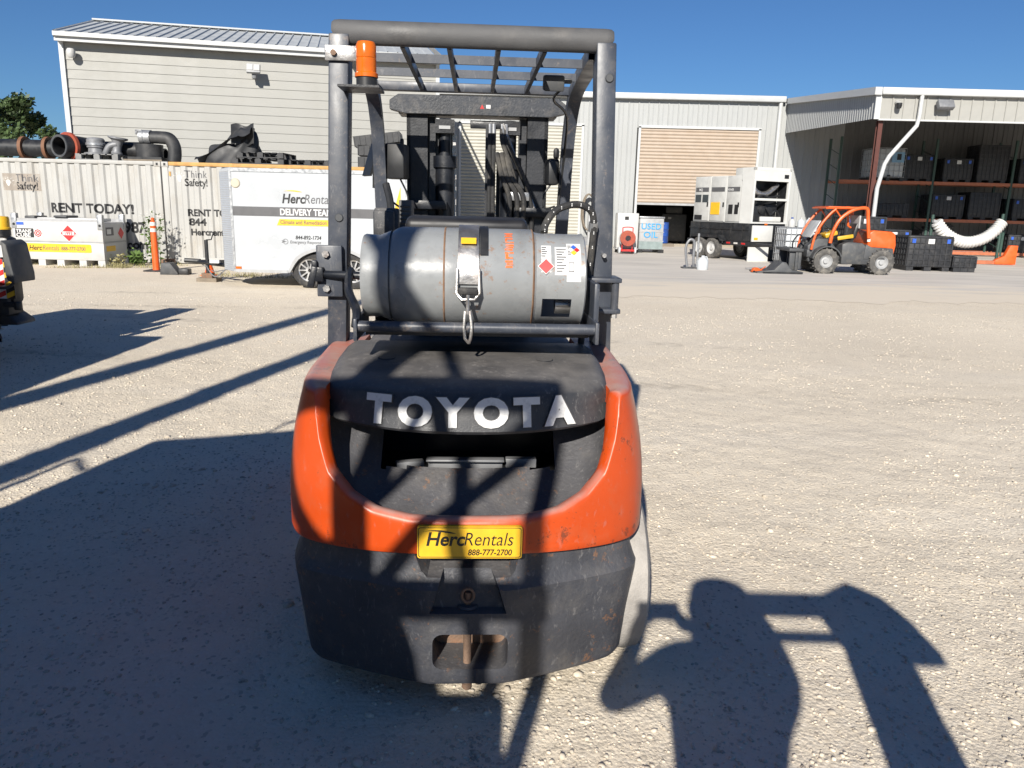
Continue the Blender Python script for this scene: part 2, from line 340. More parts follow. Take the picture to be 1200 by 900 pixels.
# ================================================================ ground
def build_ground():
    def lines(a, b, st, far):
        m = list(np.arange(a, b, st)); k = st; p = m[0]; lo = []
        while p > -far: k *= 1.16; p -= k; lo.append(p)
        k = st; q = m[-1]; hi = []
        while q < far: k *= 1.16; q += k; hi.append(q)
        return np.array(lo[::-1]+m+hi)
    xs = lines(-3.6, 3.6, .03, 900); ys = lines(1.3, 7.5, .03, 900)
    X, Y = np.meshgrid(xs, ys); Z = hgt(X, Y)
    nx, ny = len(xs), len(ys)
    v = np.stack([X.ravel(), Y.ravel(), Z.ravel()], 1)
    i = np.arange(nx-1); j = np.arange(ny-1); I, J = np.meshgrid(i, j); a = (J*nx+I).ravel()
    f = np.stack([a, a+1, a+nx+1, a+nx], 1)
    me = bpy.data.meshes.new('ground'); me.from_pydata(v.tolist(), [], f.tolist())
    me.polygons.foreach_set('use_smooth', [True]*len(me.polygons))
    m = bpy.data.materials.new('crushed_shell_ground'); m.use_nodes = True
    n = m.node_tree; N = n.nodes; K = n.links.new; b = N['Principled BSDF']
    tc = N.new('ShaderNodeTexCoord'); co = tc.outputs['Object']
    def noise(s, d=6, r=.6, st=None):
        q = N.new('ShaderNodeTexNoise'); q.inputs['Scale'].default_value = s; q.inputs['Detail'].default_value = d; q.inputs['Roughness'].default_value = r
        if st:
            mp = N.new('ShaderNodeMapping'); mp.inputs['Scale'].default_value = st; K(co, mp.inputs[0]); K(mp.outputs[0], q.inputs['Vector'])
        else: K(co, q.inputs['Vector'])
        return q.outputs[0]
    def mrange(src, a, b_, c=0., d=1.):
        q = N.new('ShaderNodeMapRange'); q.inputs[1].default_value = a; q.inputs[2].default_value = b_; q.inputs[3].default_value = c; q.inputs[4].default_value = d
        K(src, q.inputs[0]); return q.outputs[0]
    def mix(f_, a, b_):
        q = N.new('ShaderNodeMix'); q.data_type = 'RGBA'; K(f_, q.inputs[0])
        for s_, val in ((6, a), (7, b_)):
            if isinstance(val, tuple): q.inputs[s_].default_value = (*val, 1)
            else: K(val, q.inputs[s_])
        return q.outputs[2]
    c = mix(mrange(noise(.35, 5), .35, .65), (.76, .67, .535), (.68, .595, .47))
    c = mix(mrange(noise(2.2, 8, .7), .45, .75, 0, .5), c, (.60, .525, .42))
    c = mix(mrange(noise(1.1, 6, .6, (.25, 1.4, 1)), .5, .75, 0, .45), c, (.70, .64, .55))
    vo = N.new('ShaderNodeTexVoronoi'); vo.inputs['Scale'].default_value = 75; K(co, vo.inputs['Vector'])
    vo2 = N.new('ShaderNodeTexVoronoi'); vo2.inputs['Scale'].default_value = 30; K(co, vo2.inputs['Vector'])
    sep = N.new('ShaderNodeSeparateColor'); K(vo.outputs['Color'], sep.inputs[0])
    c = mix(mrange(sep.outputs[0], .78, .99, 0, .4), c, (.76, .70, .60))
    c = mix(mrange(sep.outputs[1], .92, .995, 0, .6), c, (.30, .26, .21))
    c = mix(mrange(noise(.12, 4, .55), .45, .7, 0, .5), c, (.56, .49, .40))
    c = mix(mrange(noise(55, 4, .6), .57, .78, 0, .35), c, (.45, .41, .35))
    # damp tread prints left by a passing machine across the sandy yard
    sp = N.new('ShaderNodeSeparateXYZ'); K(co, sp.inputs[0])
    def mth(op, a_, b__=None, c_=None):
        q = N.new('ShaderNodeMath'); q.operation = op
        for k_, v_ in enumerate((a_, b__, c_)):
            if v_ is None: continue
            if isinstance(v_, (int, float)): q.inputs[k_].default_value = v_
            else: K(v_, q.inputs[k_])
        return q.outputs[0]
    for y0, sl_, x1 in ((13.1, .06, -.8), (11.6, .10, -.5), (9.2, -.16, 30), (6.9, -.13, 30)):
        d = mth('ABSOLUTE', mth('SUBTRACT', mth('MULTIPLY_ADD', sp.outputs[0], sl_, y0), sp.outputs[1]))
        lug = mth('GREATER_THAN', mth('SINE', mth('MULTIPLY_ADD', sp.outputs[0], 26., mth('MULTIPLY', d, 30.))), .1)
        band = mrange(d, .10, .16, 1, 0)
        msk = mth('MULTIPLY', mth('MULTIPLY', band, mth('LESS_THAN', sp.outputs[0], x1)), mth('MULTIPLY_ADD', lug, .5, .25))
        msk = mth('MULTIPLY', msk, mrange(noise(1.3, 5, .7), .42, .62, 0, .9))
        c = mix(msk, c, (.42, .365, .29))
    K(c, b.inputs['Base Color']); b.inputs['Roughness'].default_value = .95; b.inputs['Specular IOR Level'].default_value = .15
    ad = N.new('ShaderNodeMath'); ad.operation = 'MULTIPLY_ADD'; ad.inputs[1].default_value = -.6
    K(vo.outputs['Distance'], ad.inputs[0]); K(noise(60, 9, .8), ad.inputs[2])
    ad2 = N.new('ShaderNodeMath'); ad2.operation = 'MULTIPLY_ADD'; ad2.inputs[1].default_value = -.5
    K(vo2.outputs['Distance'], ad2.inputs[0]); K(ad.outputs[0], ad2.inputs[2])
    bp = N.new('ShaderNodeBump'); bp.inputs['Strength'].default_value = .6; bp.inputs['Distance'].default_value = .011
    K(ad2.outputs[0], bp.inputs['Height']); K(bp.outputs[0], b.inputs['Normal'])
    me.materials.append(m)
    o = bpy.data.objects.new('ground', me); C.objects.link(o); struct(o)
    o['label'] = 'pale crushed shell and gravel yard ground'
    return m
GROUND_MAT = build_ground()

def pebbles():
    rs = np.random.RandomState(11)
    t = (1+5**.5)/2
    iv = np.array([(-1,t,0),(1,t,0),(-1,-t,0),(1,-t,0),(0,-1,t),(0,1,t),(0,-1,-t),(0,1,-t),(t,0,-1),(t,0,1),(-t,0,-1),(-t,0,1)])/math.hypot(1, t)
    fc = np.array([(0,11,5),(0,5,1),(0,1,7),(0,7,10),(0,10,11),(1,5,9),(5,11,4),(11,10,2),(10,7,6),(7,1,8),(3,9,4),(3,4,2),(3,2,6),(3,6,8),(3,8,9),(4,9,5),(2,4,11),(6,2,10),(8,6,7),(9,8,1)])
    n = 90000
    y = 1.45+rs.rand(n)**1.5*11
    x = (rs.rand(n)*2-1)*(y*.70+.5)
    dens = vnoise(x*1.1+30, y*1.1)*.7+vnoise(x*3+3, y*3)*.5
    keep = dens+.22*np.clip((-.3-x)/1.5, 0, 1) > rs.rand(n)*.8+.30
    x, y = x[keep], y[keep]; n = len(x)
    sz = (.0022+.0068*rs.rand(n)**3.2)*(.9+.03*y)+.013*(rs.rand(n) > .988)*rs.rand(n)
    V = []
    for _ in range(1): pass
    jit = 1+.35*(rs.rand(n, 12, 1)-.5)
    ang = rs.rand(n)*6.283; sc3 = np.stack([1+.5*rs.rand(n), .8+.3*rs.rand(n), .45+.3*rs.rand(n)], 1)
    v = iv[None]*jit*sc3[:, None, :]*sz[:, None, None]
    ca, sa = np.cos(ang)[:, None], np.sin(ang)[:, None]
    vx = v[:, :, 0]*ca-v[:, :, 1]*sa; vy = v[:, :, 0]*sa+v[:, :, 1]*ca
    z0 = hgt(x, y)+sz*.12
    v = np.stack([vx+x[:, None], vy+y[:, None], v[:, :, 2]+z0[:, None]], 2).reshape(-1, 3)
    f = (fc[None]+(np.arange(n)*12)[:, None, None]).reshape(-1, 3)
    me = bpy.data.meshes.new('gravel'); me.vertices.add(len(v)); me.vertices.foreach_set('co', v.astype(np.float32).ravel())
    me.loops.add(f.size); me.loops.foreach_set('vertex_index', f.astype(np.int32).ravel()); me.polygons.add(len(f))
    me.polygons.foreach_set('loop_start', np.arange(0, f.size, 3, dtype=np.int32)); me.update(); me.validate()
    m = P('pebble', (.55, .485, .395), .9, var=.45, scale=18, dirt=(.42, .365, .29), damt=.9, dscale=23)
    me.materials.append(m)
    o = bpy.data.objects.new('gravel', me); C.objects.link(o); struct(o, 'stuff')
    o['label'] = 'loose pale shell fragments and gravel scattered over the yard'; o['category'] = 'gravel'
pebbles()

def apron():
    b = MB(); rs = random.Random(5)
    near = [(x, 12.6+.05*x+1.1*float(vnoise(np.array(x*.7+3), np.array(.5)))+.7*float(vnoise(np.array(x*2.6), np.array(4.5)))+.35*float(vnoise(np.array(x*7.), np.array(9.5)))+rs.uniform(-.08, .08)) for x in np.arange(1.2, 45, .12)]
    left = [(1.0+rs.uniform(-.3, .3), y) for y in np.arange(34.2, 13.0, -1.2)]
    poly = [(45, 34.25)]+left+near
    b.add([(x, y, .004) for x, y in poly], [tuple(range(len(poly)))])
    o = b.build('concrete_apron', 'concrete', smooth=0)
    m = M['concrete']; n = m.node_tree; N = n.nodes; K = n.links.new; bs = N['Principled BSDF']; src = bs.inputs['Base Color'].links[0].from_socket
    tc = N.new('ShaderNodeTexCoord'); sp = N.new('ShaderNodeSeparateXYZ'); K(tc.outputs['Object'], sp.inputs[0])
    g = N.new('ShaderNodeMapRange'); g.inputs[1].default_value = 13.0; g.inputs[2].default_value = 19.5; g.inputs[3].default_value = 1.3; g.inputs[4].default_value = -.35; g.clamp = False; K(sp.outputs[1], g.inputs[0])
    mp = N.new('ShaderNodeMapping'); mp.inputs['Scale'].default_value = (.35, 1.3, 1); K(tc.outputs['Object'], mp.inputs[0])
    q = N.new('ShaderNodeTexNoise'); q.inputs['Scale'].default_value = .9; q.inputs['Detail'].default_value = 8; q.inputs['Roughness'].default_value = .65; K(mp.outputs[0], q.inputs['Vector'])
    a = N.new('ShaderNodeMath'); a.operation = 'MULTIPLY_ADD'; a.inputs[1].default_value = 2.6; K(q.outputs[0], a.inputs[0]); K(g.outputs[0], a.inputs[2])
    r_ = N.new('ShaderNodeMapRange'); r_.inputs[1].default_value = 1.35; r_.inputs[2].default_value = 1.9; K(a.outputs[0], r_.inputs[0])
    mx = N.new('ShaderNodeMix'); mx.data_type = 'RGBA'; mx.inputs[7].default_value = (.67, .59, .475, 1); K(r_.outputs[0], mx.inputs[0]); K(src, mx.inputs[6]); K(mx.outputs[2], bs.inputs['Base Color']); struct(o); o['label'] = 'stained concrete apron before the warehouse doors'
    # tyre tracks pressed into the sandy left yard: shallow ridged strips
apron()

# ================================================================ left beige building
def left_building():
    L = math.hypot(10.7, 2.4)
    t = thing('siding_building', 'tall beige lap siding building with low grey metal roof behind the containers', 'building', (-13.38, 24.0, 0), math.degrees(math.atan2(2.3, 10.7)))
    D_ = 7.4; H = 5.95; HR = 7.15
    core = MB()
    core.b2(.03, L-.03, .05, D_, 0, H)
    core.prism([(.05, H), (D_, H), (D_/2, HR-.1)], .03, L-.03, 'x')
    core.build('wall_core', 'siding', t, smooth=0)
    # lap boards, each tilted so that its lower edge stands proud
    pitch = .262; prof = MB()
    prof.add([(0, .035, 0), (L, .035, 0), (L, .012, 0), (0, .012, 0), (0, .030, pitch), (L, .030, pitch)],
             [(3, 2, 5, 4), (0, 1, 2, 3)])
    me = prof.mesh('siding_board', 'siding', smooth=0)
    k = 0
    while .2+k*pitch < H-.15:
        inst('siding_board', me, t, (0, .0, .2+k*pitch)); k += 1
    sb = MB(); sb.add([(-.035+.04, 0, 0), (-.0, 0, 0), (0, D_, 0), (.0, D_, 0), (.028, 0, pitch), (.028, D_, pitch)], [(1, 2, 5, 4)])
    # side walls
    for x0, nm in ((-.02, 'side_wall'), (L-.03, 'side_wall')):
        MB().add([(x0+(.0 if x0 < 0 else .05), 0, 0), (x0+(.0 if x0 < 0 else .05), D_, 0), (x0+(.0 if x0 < 0 else .05), D_, H), (x0+(.0 if x0 < 0 else .05), D_/2, HR-.06), (x0+(.0 if x0 < 0 else .05), 0, H)], [(0, 1, 2, 3, 4)]).build(nm, 'siding', t, smooth=0)
    c = MB(); c.b2(-.09, .04, -.05, .10, 0, H).build('corner_trim', 'trim', t)
    c = MB(); c.b2(L-.04, L+.08, -.05, .10, 0, H).build('corner_trim', 'trim', t)
    MB().b2(-.1, L+.1, -.32, -.27, H-.06, H+.16).build('fascia', 'trim', t)
    MB().b2(-.1, L+.1, -.27, 0, H-.03, H+.0).build('soffit', 'trim', t)
    MB().b2(-.1, L+.1, -.42, -.325, H+.06, H+.18).build('gutter', 'trim', t)
    # ribbed metal roof: one strip per rib
    slope = (HR-H-.1)/(D_/2+.3)
    pw = .305; rp = MB()
    y0, y1 = -.36, D_/2
    def rz(y): return H+.17+(y+.36)*slope
    pr = [(0, 0), (.02, .04), (.05, .04), (.07, 0), (pw, 0)]
    v = [(x, y0, rz(y0)+h) for x, h in pr]+[(x, y1, rz(y1)+h) for x, h in pr]
    rp.add(v, [(i, i+1, i+6, i+5) for i in range(4)])
    rme = rp.mesh('roof_panel', 'roofmetal', smooth=0)
    for i in range(int((L+.2)/pw)): inst('roof_panel', rme, t, (-.1+i*pw, 0, 0))
    bk = MB(); bk.add([(-.1, y1, rz(y1)), (L+.1, y1, rz(y1)), (L+.1, D_+.3, H+.1), (-.1, D_+.3, H+.1)], [(0, 1, 2, 3)]).build('rear_roof', 'roofmetal', t, smooth=0)
    MB().b2(-.1, L+.1, y1-.15, y1+.15, rz(y1)+.02, rz(y1)+.07).build('ridge_cap', 'roofmetal', t)
    for x in (-.1, L+.1):
        MB().add([(x, y0, rz(y0)-.15), (x, y1, rz(y1)-.15), (x, y1, rz(y1)+.05), (x, y0, rz(y0)+.05)], [(0, 1, 2, 3)]).build('rake_trim', 'trim', t, smooth=0)
    # wall flood light and security camera
    f = thing('flood_light', 'white twin panel flood light mounted high on the beige siding wall', 'light', (-8.12, 25.05, 5.45), 12)
    f.location = (-8.10, 24.95, 5.42)
    b = MB(); b.box((0, -.22, 0), (.40, .10, .30), (-28, 0, 0)); b.build('housing', 'ltgrey', f, bevel=.02)
    for sx in (-.1, .1): MB().box((sx, -.27, .035), (.17, .02, .2), (-28, 0, 0)).build('lamp_panel', 'white', f)
    MB().box((0, -.10, -.16), (.12, .2, .22)).build('mount', 'hvac', f, bevel=.02)
    s = thing('security_camera', 'small white security camera under the eave near the corner of the beige building', 'camera', (-13.1, 24.05, 5.55), 12)
    MB().cyl((0, .0, 0), (0, -.12, .05), .05).build('bracket', 'ltgrey', s)
    MB().lathe([(0, -.12), (.08, -.11), (.12, -.04), (.12, .08), (.09, .13), (0, .14)], (0, -.2, .03), 'z', 16).build('dome', 'white', s)
left_building()

# ================================================================ warehouse
def warehouse():
    t = thing('warehouse', 'long pale metal panel warehouse with two roll up doors', 'building', (-4.6, 34.3, 0), 0)
    X0 = -4.6
    pw = .42; EH = 6.1
    def panel(h, mt='wallpanel'):
        b = MB(); pr = [(0, 0), (.012, -.035), (.045, -.035), (.057, 0), (.19, 0), (.2, -.012), (.22, -.012), (.23, 0), (pw, 0)]
        v = [(x, y, 0) for x, y in pr]+[(x, y, h) for x, y in pr]; n = len(pr)
        b.add(v, [(i, i+1, i+1+n, i+n) for i in range(n-1)]); return b.mesh('wall_panel', mt, smooth=0)
    full = panel(EH); shaded_full = panel(EH, 'shadedpanel'); over = panel(EH-4.95)
    doors = [(-2.42, 2.70), (5.22, 10.22)]
    x = X0
    while x < 26:
        d = [q for q in doors if q[0]-.3 < x < q[1]-.1]
        inst('wall_panel', over if d else shaded_full if x > 13.6 else full, t, (x-X0, 0, 4.95 if d else 0)); x += pw  # panels behind the racking get the shade-darkened copy
    MB().b2(-.1, 30.6, .06, .2, 4.95, EH).build('upper_backing', 'dark', t)
    for a, b_ in ((X0, -2.42), (2.70, 5.22), (10.22, 26.4)):
        MB().b2(a-X0, b_-X0, .06, .2, 0, 4.95).build('wall_backing', 'dark', t)
    MB().b2(-.1, 15.8, -.28, -.04, EH-.02, EH+.22).build('eave_gutter', 'trim', t, bevel=.03)
    # roof behind the gutter
    MB().add([(-.2, -.05, EH+.15), (31, -.05, EH+.15), (31, 14, EH+1.0), (-.2, 14, EH+1.0)], [(0, 1, 2, 3)]).build('roof', 'roofmetal', t, smooth=0)
    for dx in (11.02,):
        MB().tube([(dx-X0, -.14, EH), (dx-X0, -.14, .1)], .085, 8).build('downspout', 'trim', t)
    # door frames
    for i, (a, b_) in enumerate(doors):
        a -= X0; b_ -= X0
        MB().b2(a-.1, a, -.07, .06, 0, 5.0).build('door_jamb', 'trim', t)
        MB().b2(b_+.1, b_+.5, .005, .05, 0, 4.95).build('jamb_filler', 'wallpanel', t); MB().b2(b_, b_+.1, -.07, .06, 0, 5.0).build('door_jamb', 'trim', t)
        MB().b2(a-.1, b_+.1, -.07, .06, 4.95, 5.05).build('door_header', 'trim', t)
        zb = 1.86 if i == 1 else .03
        n = int((4.95-zb)/.135); h = (4.95-zb)/n
        c = MB(); v = []; f = []
        for k in range(n):
            z = zb+k*h
            for q, (yy, dz) in enumerate(((.03, 0), (-.005, .25), (-.02, .5), (-.005, .75))):
                v += [(a, yy, z+dz*h), (b_, yy, z+dz*h)]
        v += [(a, .03, 4.95), (b_, .03, 4.95)]
        f = [(2*j, 2*j+1, 2*j+3, 2*j+2) for j in range(len(v)//2-1)]
        c.add(v, f); c.build('door_curtain', 'doortan' if i == 1 else 'doorwhite', t, smooth=50)
        MB().b2(a, b_, -.02, .05, zb-.09, zb).build('bottom_bar', 'ltgrey', t)
    # dim interior behind the half open door
    a, b_ = doors[1][0]-X0, doors[1][1]-X0
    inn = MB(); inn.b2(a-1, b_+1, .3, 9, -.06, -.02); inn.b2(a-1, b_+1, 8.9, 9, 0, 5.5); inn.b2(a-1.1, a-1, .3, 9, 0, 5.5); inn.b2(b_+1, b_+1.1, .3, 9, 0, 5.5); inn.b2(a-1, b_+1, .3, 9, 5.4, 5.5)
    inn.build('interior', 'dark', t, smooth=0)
    for x, y, w_, h, mt in ((6.1, 37.5, .9, 1.4, 'black'), (7.4, 38.5, 1.4, 1.2, 'charcoal'), (9.2, 38, 1.1, 1.7, 'charcoal')):
        pass
    # numeral plates by the door
    return t
warehouse()

def lean_to():
    t = thing('lean_to_shed', 'open lean to shed roof with ribbed fascia beside the warehouse doors', 'shed', (11.35, 25.8, 0), 0)
    W = 22; D_ = 8.4
    zf0, zf1 = 4.55, 5.28      # front fascia
    zb0, zb1 = 4.86, 6.05      # at the wall
    # corrugated gable panel
    n = 46; b = MB(); v = []; f = []
    for i in range(n*4+1):
        y = D_*i/(n*4); off = (.0, -.03, -.03, 0.)[i % 4]; s = y/D_
        v += [(off, y, zf0+(zb0-zf0)*s), (off, y, zf1+(zb1-zf1)*s)]
    f = [(2*i, 2*i+2, 2*i+3, 2*i+1) for i in range(n*4)]
    b.add(v, f); b.build('gable_panel', 'wallpanel', t, smooth=0)
    tr = MB(); tr.add([(-.16, -.16, zf1-.03), (.06, -.16, zf1-.03), (.06, D_-.3, zb1-.05), (-.16, D_-.3, zb1-.05), (-.16, -.16, zf1+.2), (.06, -.16, zf1+.2), (.06, D_-.3, zb1+.17), (-.16, D_-.3, zb1+.17)],
       [(0, 3, 2, 1), (4, 5, 6, 7), (0, 1, 5, 4), (1, 2, 6, 5), (2, 3, 7, 6), (3, 0, 4, 7)])
    tr.build('rake_gutter', 'trim', t)
    MB().b2(.07, W, -.2, .02, zf1-.02, zf1+.2).build('front_gutter', 'trim', t, bevel=.03)
    MB().b2(-.06, .12, -.06, -.02, zf0-.02, zf1).build('corner_trim', 'trim', t)
    # front fascia panels
    pw = .36; pb = MB(); pr = [(0, 0), (.012, -.03), (.04, -.03), (.052, 0), (pw, 0)]; h = zf1-zf0
    pb.add([(x, y, 0) for x, y in pr]+[(x, y, h) for x, y in pr], [(i, i+1, i+6, i+5) for i in range(4)])
    me = pb.mesh('fascia_panel', 'siding', smooth=0)
    x = .12
    while x < W: inst('fascia_panel', me, t, (x, 0, zf0)); x += pw
    MB().b2(.1, W, -.05, .03, zf0-.05, zf0).build('fascia_trim', 'trim', t)
    MB().add([(0, 0, zf1-.06), (W, 0, zf1-.06), (W, D_, zb1-.06), (0, D_, zb1-.06)], [(0, 1, 2, 3)]).build('roof_underside', 'shadedpanel', t, smooth=0)  # underside coloured dark to stand in for shade beneath the roof
    MB().add([(-.1, -.1, zf1+.1), (W, -.1, zf1+.1), (W, D_, zb1+.12), (-.1, D_, zb1+.12)], [(0, 1, 2, 3)]).build('roof_sheet', 'roofmetal', t, smooth=0)
    MB().b2(W-.1, W, .1, D_, 0, 4.6).build('end_wall', 'wallpanel', t)
    for x in (.25, 8.2, 16):
        c = MB(); c.b2(x-.07, x+.07, .1, .12, 0, zf0+.3); c.b2(x-.07, x+.07, .26, .28, 0, zf0+.3); c.b2(x-.006, x+.006, .12, .26, 0, zf0+.3)
        c.build('column', 'column', t)
    for y in (2.2, 4.4, 6.6):
        MB().b2(.1, W, y-.04, y+.04, zf0+.55+y*.07, zf0+.75+y*.07).build('purlin', 'column', t)
    MB().tube([(1.35, -.12, zf1+.05), (1.33, -.14, zf0+.05), (1.28, -.16, zf0-.2), (.52, -.2, zf0-1.15), (.4, -.2, zf0-1.4), (.25, -.22, 2.4), (.25, -.22, .1)], .065, 10).build('downspout', 'trim', t)
    s = thing('security_camera', 'white dome security camera on the lean to front fascia', 'camera', (11.35+.62, 25.7, 4.95))
    MB().cyl((0, .05, .1), (0, -.08, .05), .07).build('bracket', 'white', s)
    MB().lathe([(0, -.12), (.07, -.10), (.09, -.02), (.09, .06), (0, .07)], (0, -.1, .0), 'z', 14).build('dome', 'black', s)
    f = thing('flood_light', 'wide bronze flood light mounted on the lean to fascia beside the pipe', 'light', (11.35+2.05, 25.7, 4.98))
    MB().box((0, -.15, 0), (.5, .18, .3), (-35, 0, 0)).build('housing', 'hvac', f, bevel=.03)
    MB().box((0.02, -.225, .0), (.38, .02, .2), (-35, 0, 0)).build('lamp_panel', 'white', f)
lean_to()
# ================================================================ the forklift (built facing +y, origin on the ground under its tail)
PLAN = [(0, 0), (.12, .003), (.24, .022), (.35, .056), (.45, .105), (.522, .17), (.56, .265), (.576, .40), (.578, .60), (.575, .78), (.572, .95)]
def plan_curve(per=9, plan=None):
    r = catmull(plan or PLAN, per)
    return [(-p[0], p[1]) for p in r[:0:-1]]+[(p[0], p[1]) for p in r]
UX = [0, .165, .275, .352, .41, .450, .478, .492, .7]; UZ = [.648, .65, .668, .706, .765, .86, .955, .985, .985]
def utop(x): return float(np.interp(abs(x), UX, UZ))
def wheel(parent, name, c, r, w_, rim_r, tyre_mat, rim_mat, lugs=0, spokes=0, side=1):
    """wheel with its axle along x: tyre and rim are sub-parts"""
    hub = MB(); hub.cyl((-w_*.36, 0, 0), (w_*.36, 0, 0), rim_r*.35, n=14)
    o = hub.build(name, rim_mat, parent, loc=c)
    t = MB(); k = r*.10
    t.lathe([(rim_r, -w_*.42), (rim_r+.3*(r-rim_r), -w_*.5), (r-k, -w_*.49), (r-.25*k, -w_*.42), (r, -w_*.22), (r, w_*.22), (r-.25*k, w_*.42), (r-k, w_*.49), (rim_r+.3*(r-rim_r), w_*.5), (rim_r, w_*.42)], (0,0,0), 'x', 36, close=True)
    for i in range(lugs):
        a = 360*i/lugs
        for s in (-1, 1):
            aa = R(a+(0 if s < 0 else 180/lugs))
            rr = r+.008
            t.box((s*w_*.24, rr*math.cos(aa), rr*math.sin(aa)), (w_*.46, r*.10, r*.13), (math.degrees(aa)-90, 0, s*22))
    t.build('tyre', tyre_mat, o, smooth=40)
    m = MB(); m.lathe([(rim_r, -w_*.42), (rim_r*.9, -w_*.36), (rim_r*.82, -w_*.1), (rim_r*.82, w_*.1), (rim_r*.9, w_*.36), (rim_r, w_*.42)], (0,0,0), 'x', 30)
    if spokes:
        for i in range(spokes):
            a = 2*math.pi*i/spokes
            for s in (-1, 1):
                m.box((s*w_*.34, math.cos(a)*rim_r*.5, math.sin(a)*rim_r*.5), (.03, rim_r*.13, rim_r*.95), (math.degrees(a)-90, 0, 0))
    else:
        for s in (-1, 1):
            m.lathe([(rim_r*.86, s*w_*.30), (rim_r*.6, s*w_*.14), (rim_r*.34, s*w_*.18), (rim_r*.3, s*w_*.34), (0, s*w_*.36)], (0,0,0), 'x', 24)
    m.build('rim', rim_mat, o, smooth=40)
    if spokes:
        MB().cyl((-w_*.2, 0, 0), (w_*.2, 0, 0), rim_r*.8, n=24).build('brake_disc', 'black', o)
    return o

def forklift():
    t = thing('forklift', 'orange and charcoal forklift truck seen from behind with roof guard and mast', 'forklift', (-.118, 2.05, 0), 3)
    # ---- orange counterweight shell: a loft of columns along the plan curve
    pc = plan_curve(12); n = len(pc); b = MB(); rows = 22; v = []
    for i, (x, y) in enumerate(pc):
        a = np.array(pc[max(i-1, 0)]); c = np.array(pc[min(i+1, n-1)]); d = (c-a)/np.linalg.norm(c-a); nx, ny = -d[1], d[0]
        sidef = min(1, max(0, (y-.13)/.22))
        zt = utop(x)
        if abs(x) > .492: zt = .985+.045*min(1, max(0, (y-.13)/.6))
        zb = .535-.012*min(1, (abs(x)/.5)**2)
        lip = .025+.06*sidef; r = .022+.012*sidef
        def off(z): return .42*max(0, z-.62)**2 + (.02*max(0, .03-(z-zb))/.03)*0
        prof = [(0.03, zb-.0), (0.004, zb+.004), (0, zb+.015)]
        for k in range(1, 12):
            z = zb+.015+(zt-r-zb-.015)*k/11; prof.append((off(z), z))
        o0 = off(zt-r)
        for k in range(1, 6):
            q = R(90*k/5); prof.append((o0+r*(1-math.cos(q)), zt-r+r*math.sin(q)))
        prof += [(o0+r+lip*.5, zt-.002), (o0+r+lip, zt-.008), (o0+r+lip+.01, zt-.05)]
        rows = len(prof)
        for q, z in prof: v.append((x+nx*q, y+ny*q, z))
    f = [(i*rows+k, (i+1)*rows+k, (i+1)*rows+k+1, i*rows+k+1) for i in range(n-1) for k in range(rows-1)]
    b.add(v, f); b.build('counterweight', 'orange', t, smooth=50)
    # ---- dark bowl under the hood with the radiator opening
    b = MB()
    def pan(u, w_):
        x = (u*2-1)*.485; ub = utop(x)-.035
        g = w_**1.25
        z = ub+(.955-ub)*g if ub < .95 else ub+.01*w_
        y = .055+.30*min(1, w_*1.5)**.8*(1-.35*(abs(x)/.47)**2)+.13*(x/.47)**2+.02*abs(x)
        return (x, y, z)
    b.grid(pan, 60, 34, skip=lambda u, w_: abs((u*2-1)*.47-.0) < .268 and .17 < w_**1.25*.9+.02 and pan(u, w_)[2] > .715 and pan(u, w_)[2] < .90)
    b.build('rear_panel', 'fkgrey', t, smooth=60)
    c = MB(); c.b2(-.33, .33, .72, .74, .6, 1.0); c.b2(-.33, -.31, .36, .74, .6, 1.0); c.b2(.31, .33, .36, .74, .6, 1.0); c.b2(-.33, .33, .36, .74, .60, .62)
    c.build('radiator_cavity', 'black', t)
    c = MB(); c.b2(-.13, .11, .31, .33, .688, .722); c.box((-.01, .30, .727), (.25, .035, .008)); c.box((.17, .33, .71), (.10, .03, .03)); c.box((-.19, .33, .70), (.09, .03, .025), (0, 0, 15))
    c.build('grille_crossbar', 'hvac', t, bevel=.003)
    # ---- black hood cap carrying the letters
    NW = 44
    rowsd = [(.74, 1.035, .455, 0, .0), (.66, 1.04, .455, 0, .0), (.45, 1.038, .455, .03, .004), (.30, 1.030, .452, .06, .008), (.185, 1.015, .45, .10, .015), (.145, 1.0, .45, .125, .02), (.128, .985, .45, .135, .02), (.118, .94, .447, .14, .012), (.108, .90, .444, .14, .004), (.102, .878, .44, .14, -.008), (.110, .868, .436, .138, -.012), (.16, .875, .42, .13, -.012), (.34, .90, .40, .06, -.01)]
    b = MB(); v = []
    for yr, zr, hw, bl, cr in rowsd:
        for i in range(NW+1):
            s = (i/NW)*2-1; q = abs(s)**2.4
            ed = max(0, abs(s)-.9)/.1
            dz = -cr*s*s-(.05 if zr > .96 else .02 if zr > .9 else -.012)*ed**2
            v.append((s*hw, yr+bl*q+.012*ed**2, zr+dz))
    for j in range(len(rowsd)-1):
        b.f += [(j*(NW+1)+i, j*(NW+1)+i+1, (j+1)*(NW+1)+i+1, (j+1)*(NW+1)+i) for i in range(NW)]
    b.v = v; b.mi = [0]*len(b.f)
    cap = b.build('hood_cap', 'fkblack', t, smooth=42)
    # closing cheeks at both ends of the cap
    for s in (-1, 1):
        ck = MB(); ii = 0 if s < 0 else NW
        pl = [v[j*(NW+1)+ii] for j in range(len(rowsd))]
        ck.add(pl, [tuple(range(len(pl)))]); ck.build('hood_cheek', 'fkblack', t, smooth=0)
    for x in (-.27, .245):
        MB().lathe([(0, 0), (.022, 0), (.028, .003), (.030, 0)], (x, .42, 1.032), 'z', 18).build('hood_plug', 'black', t)
    yf = lambda x, z: .105+(z-.88)*.2+.14*(abs(x)/.447)**2.4
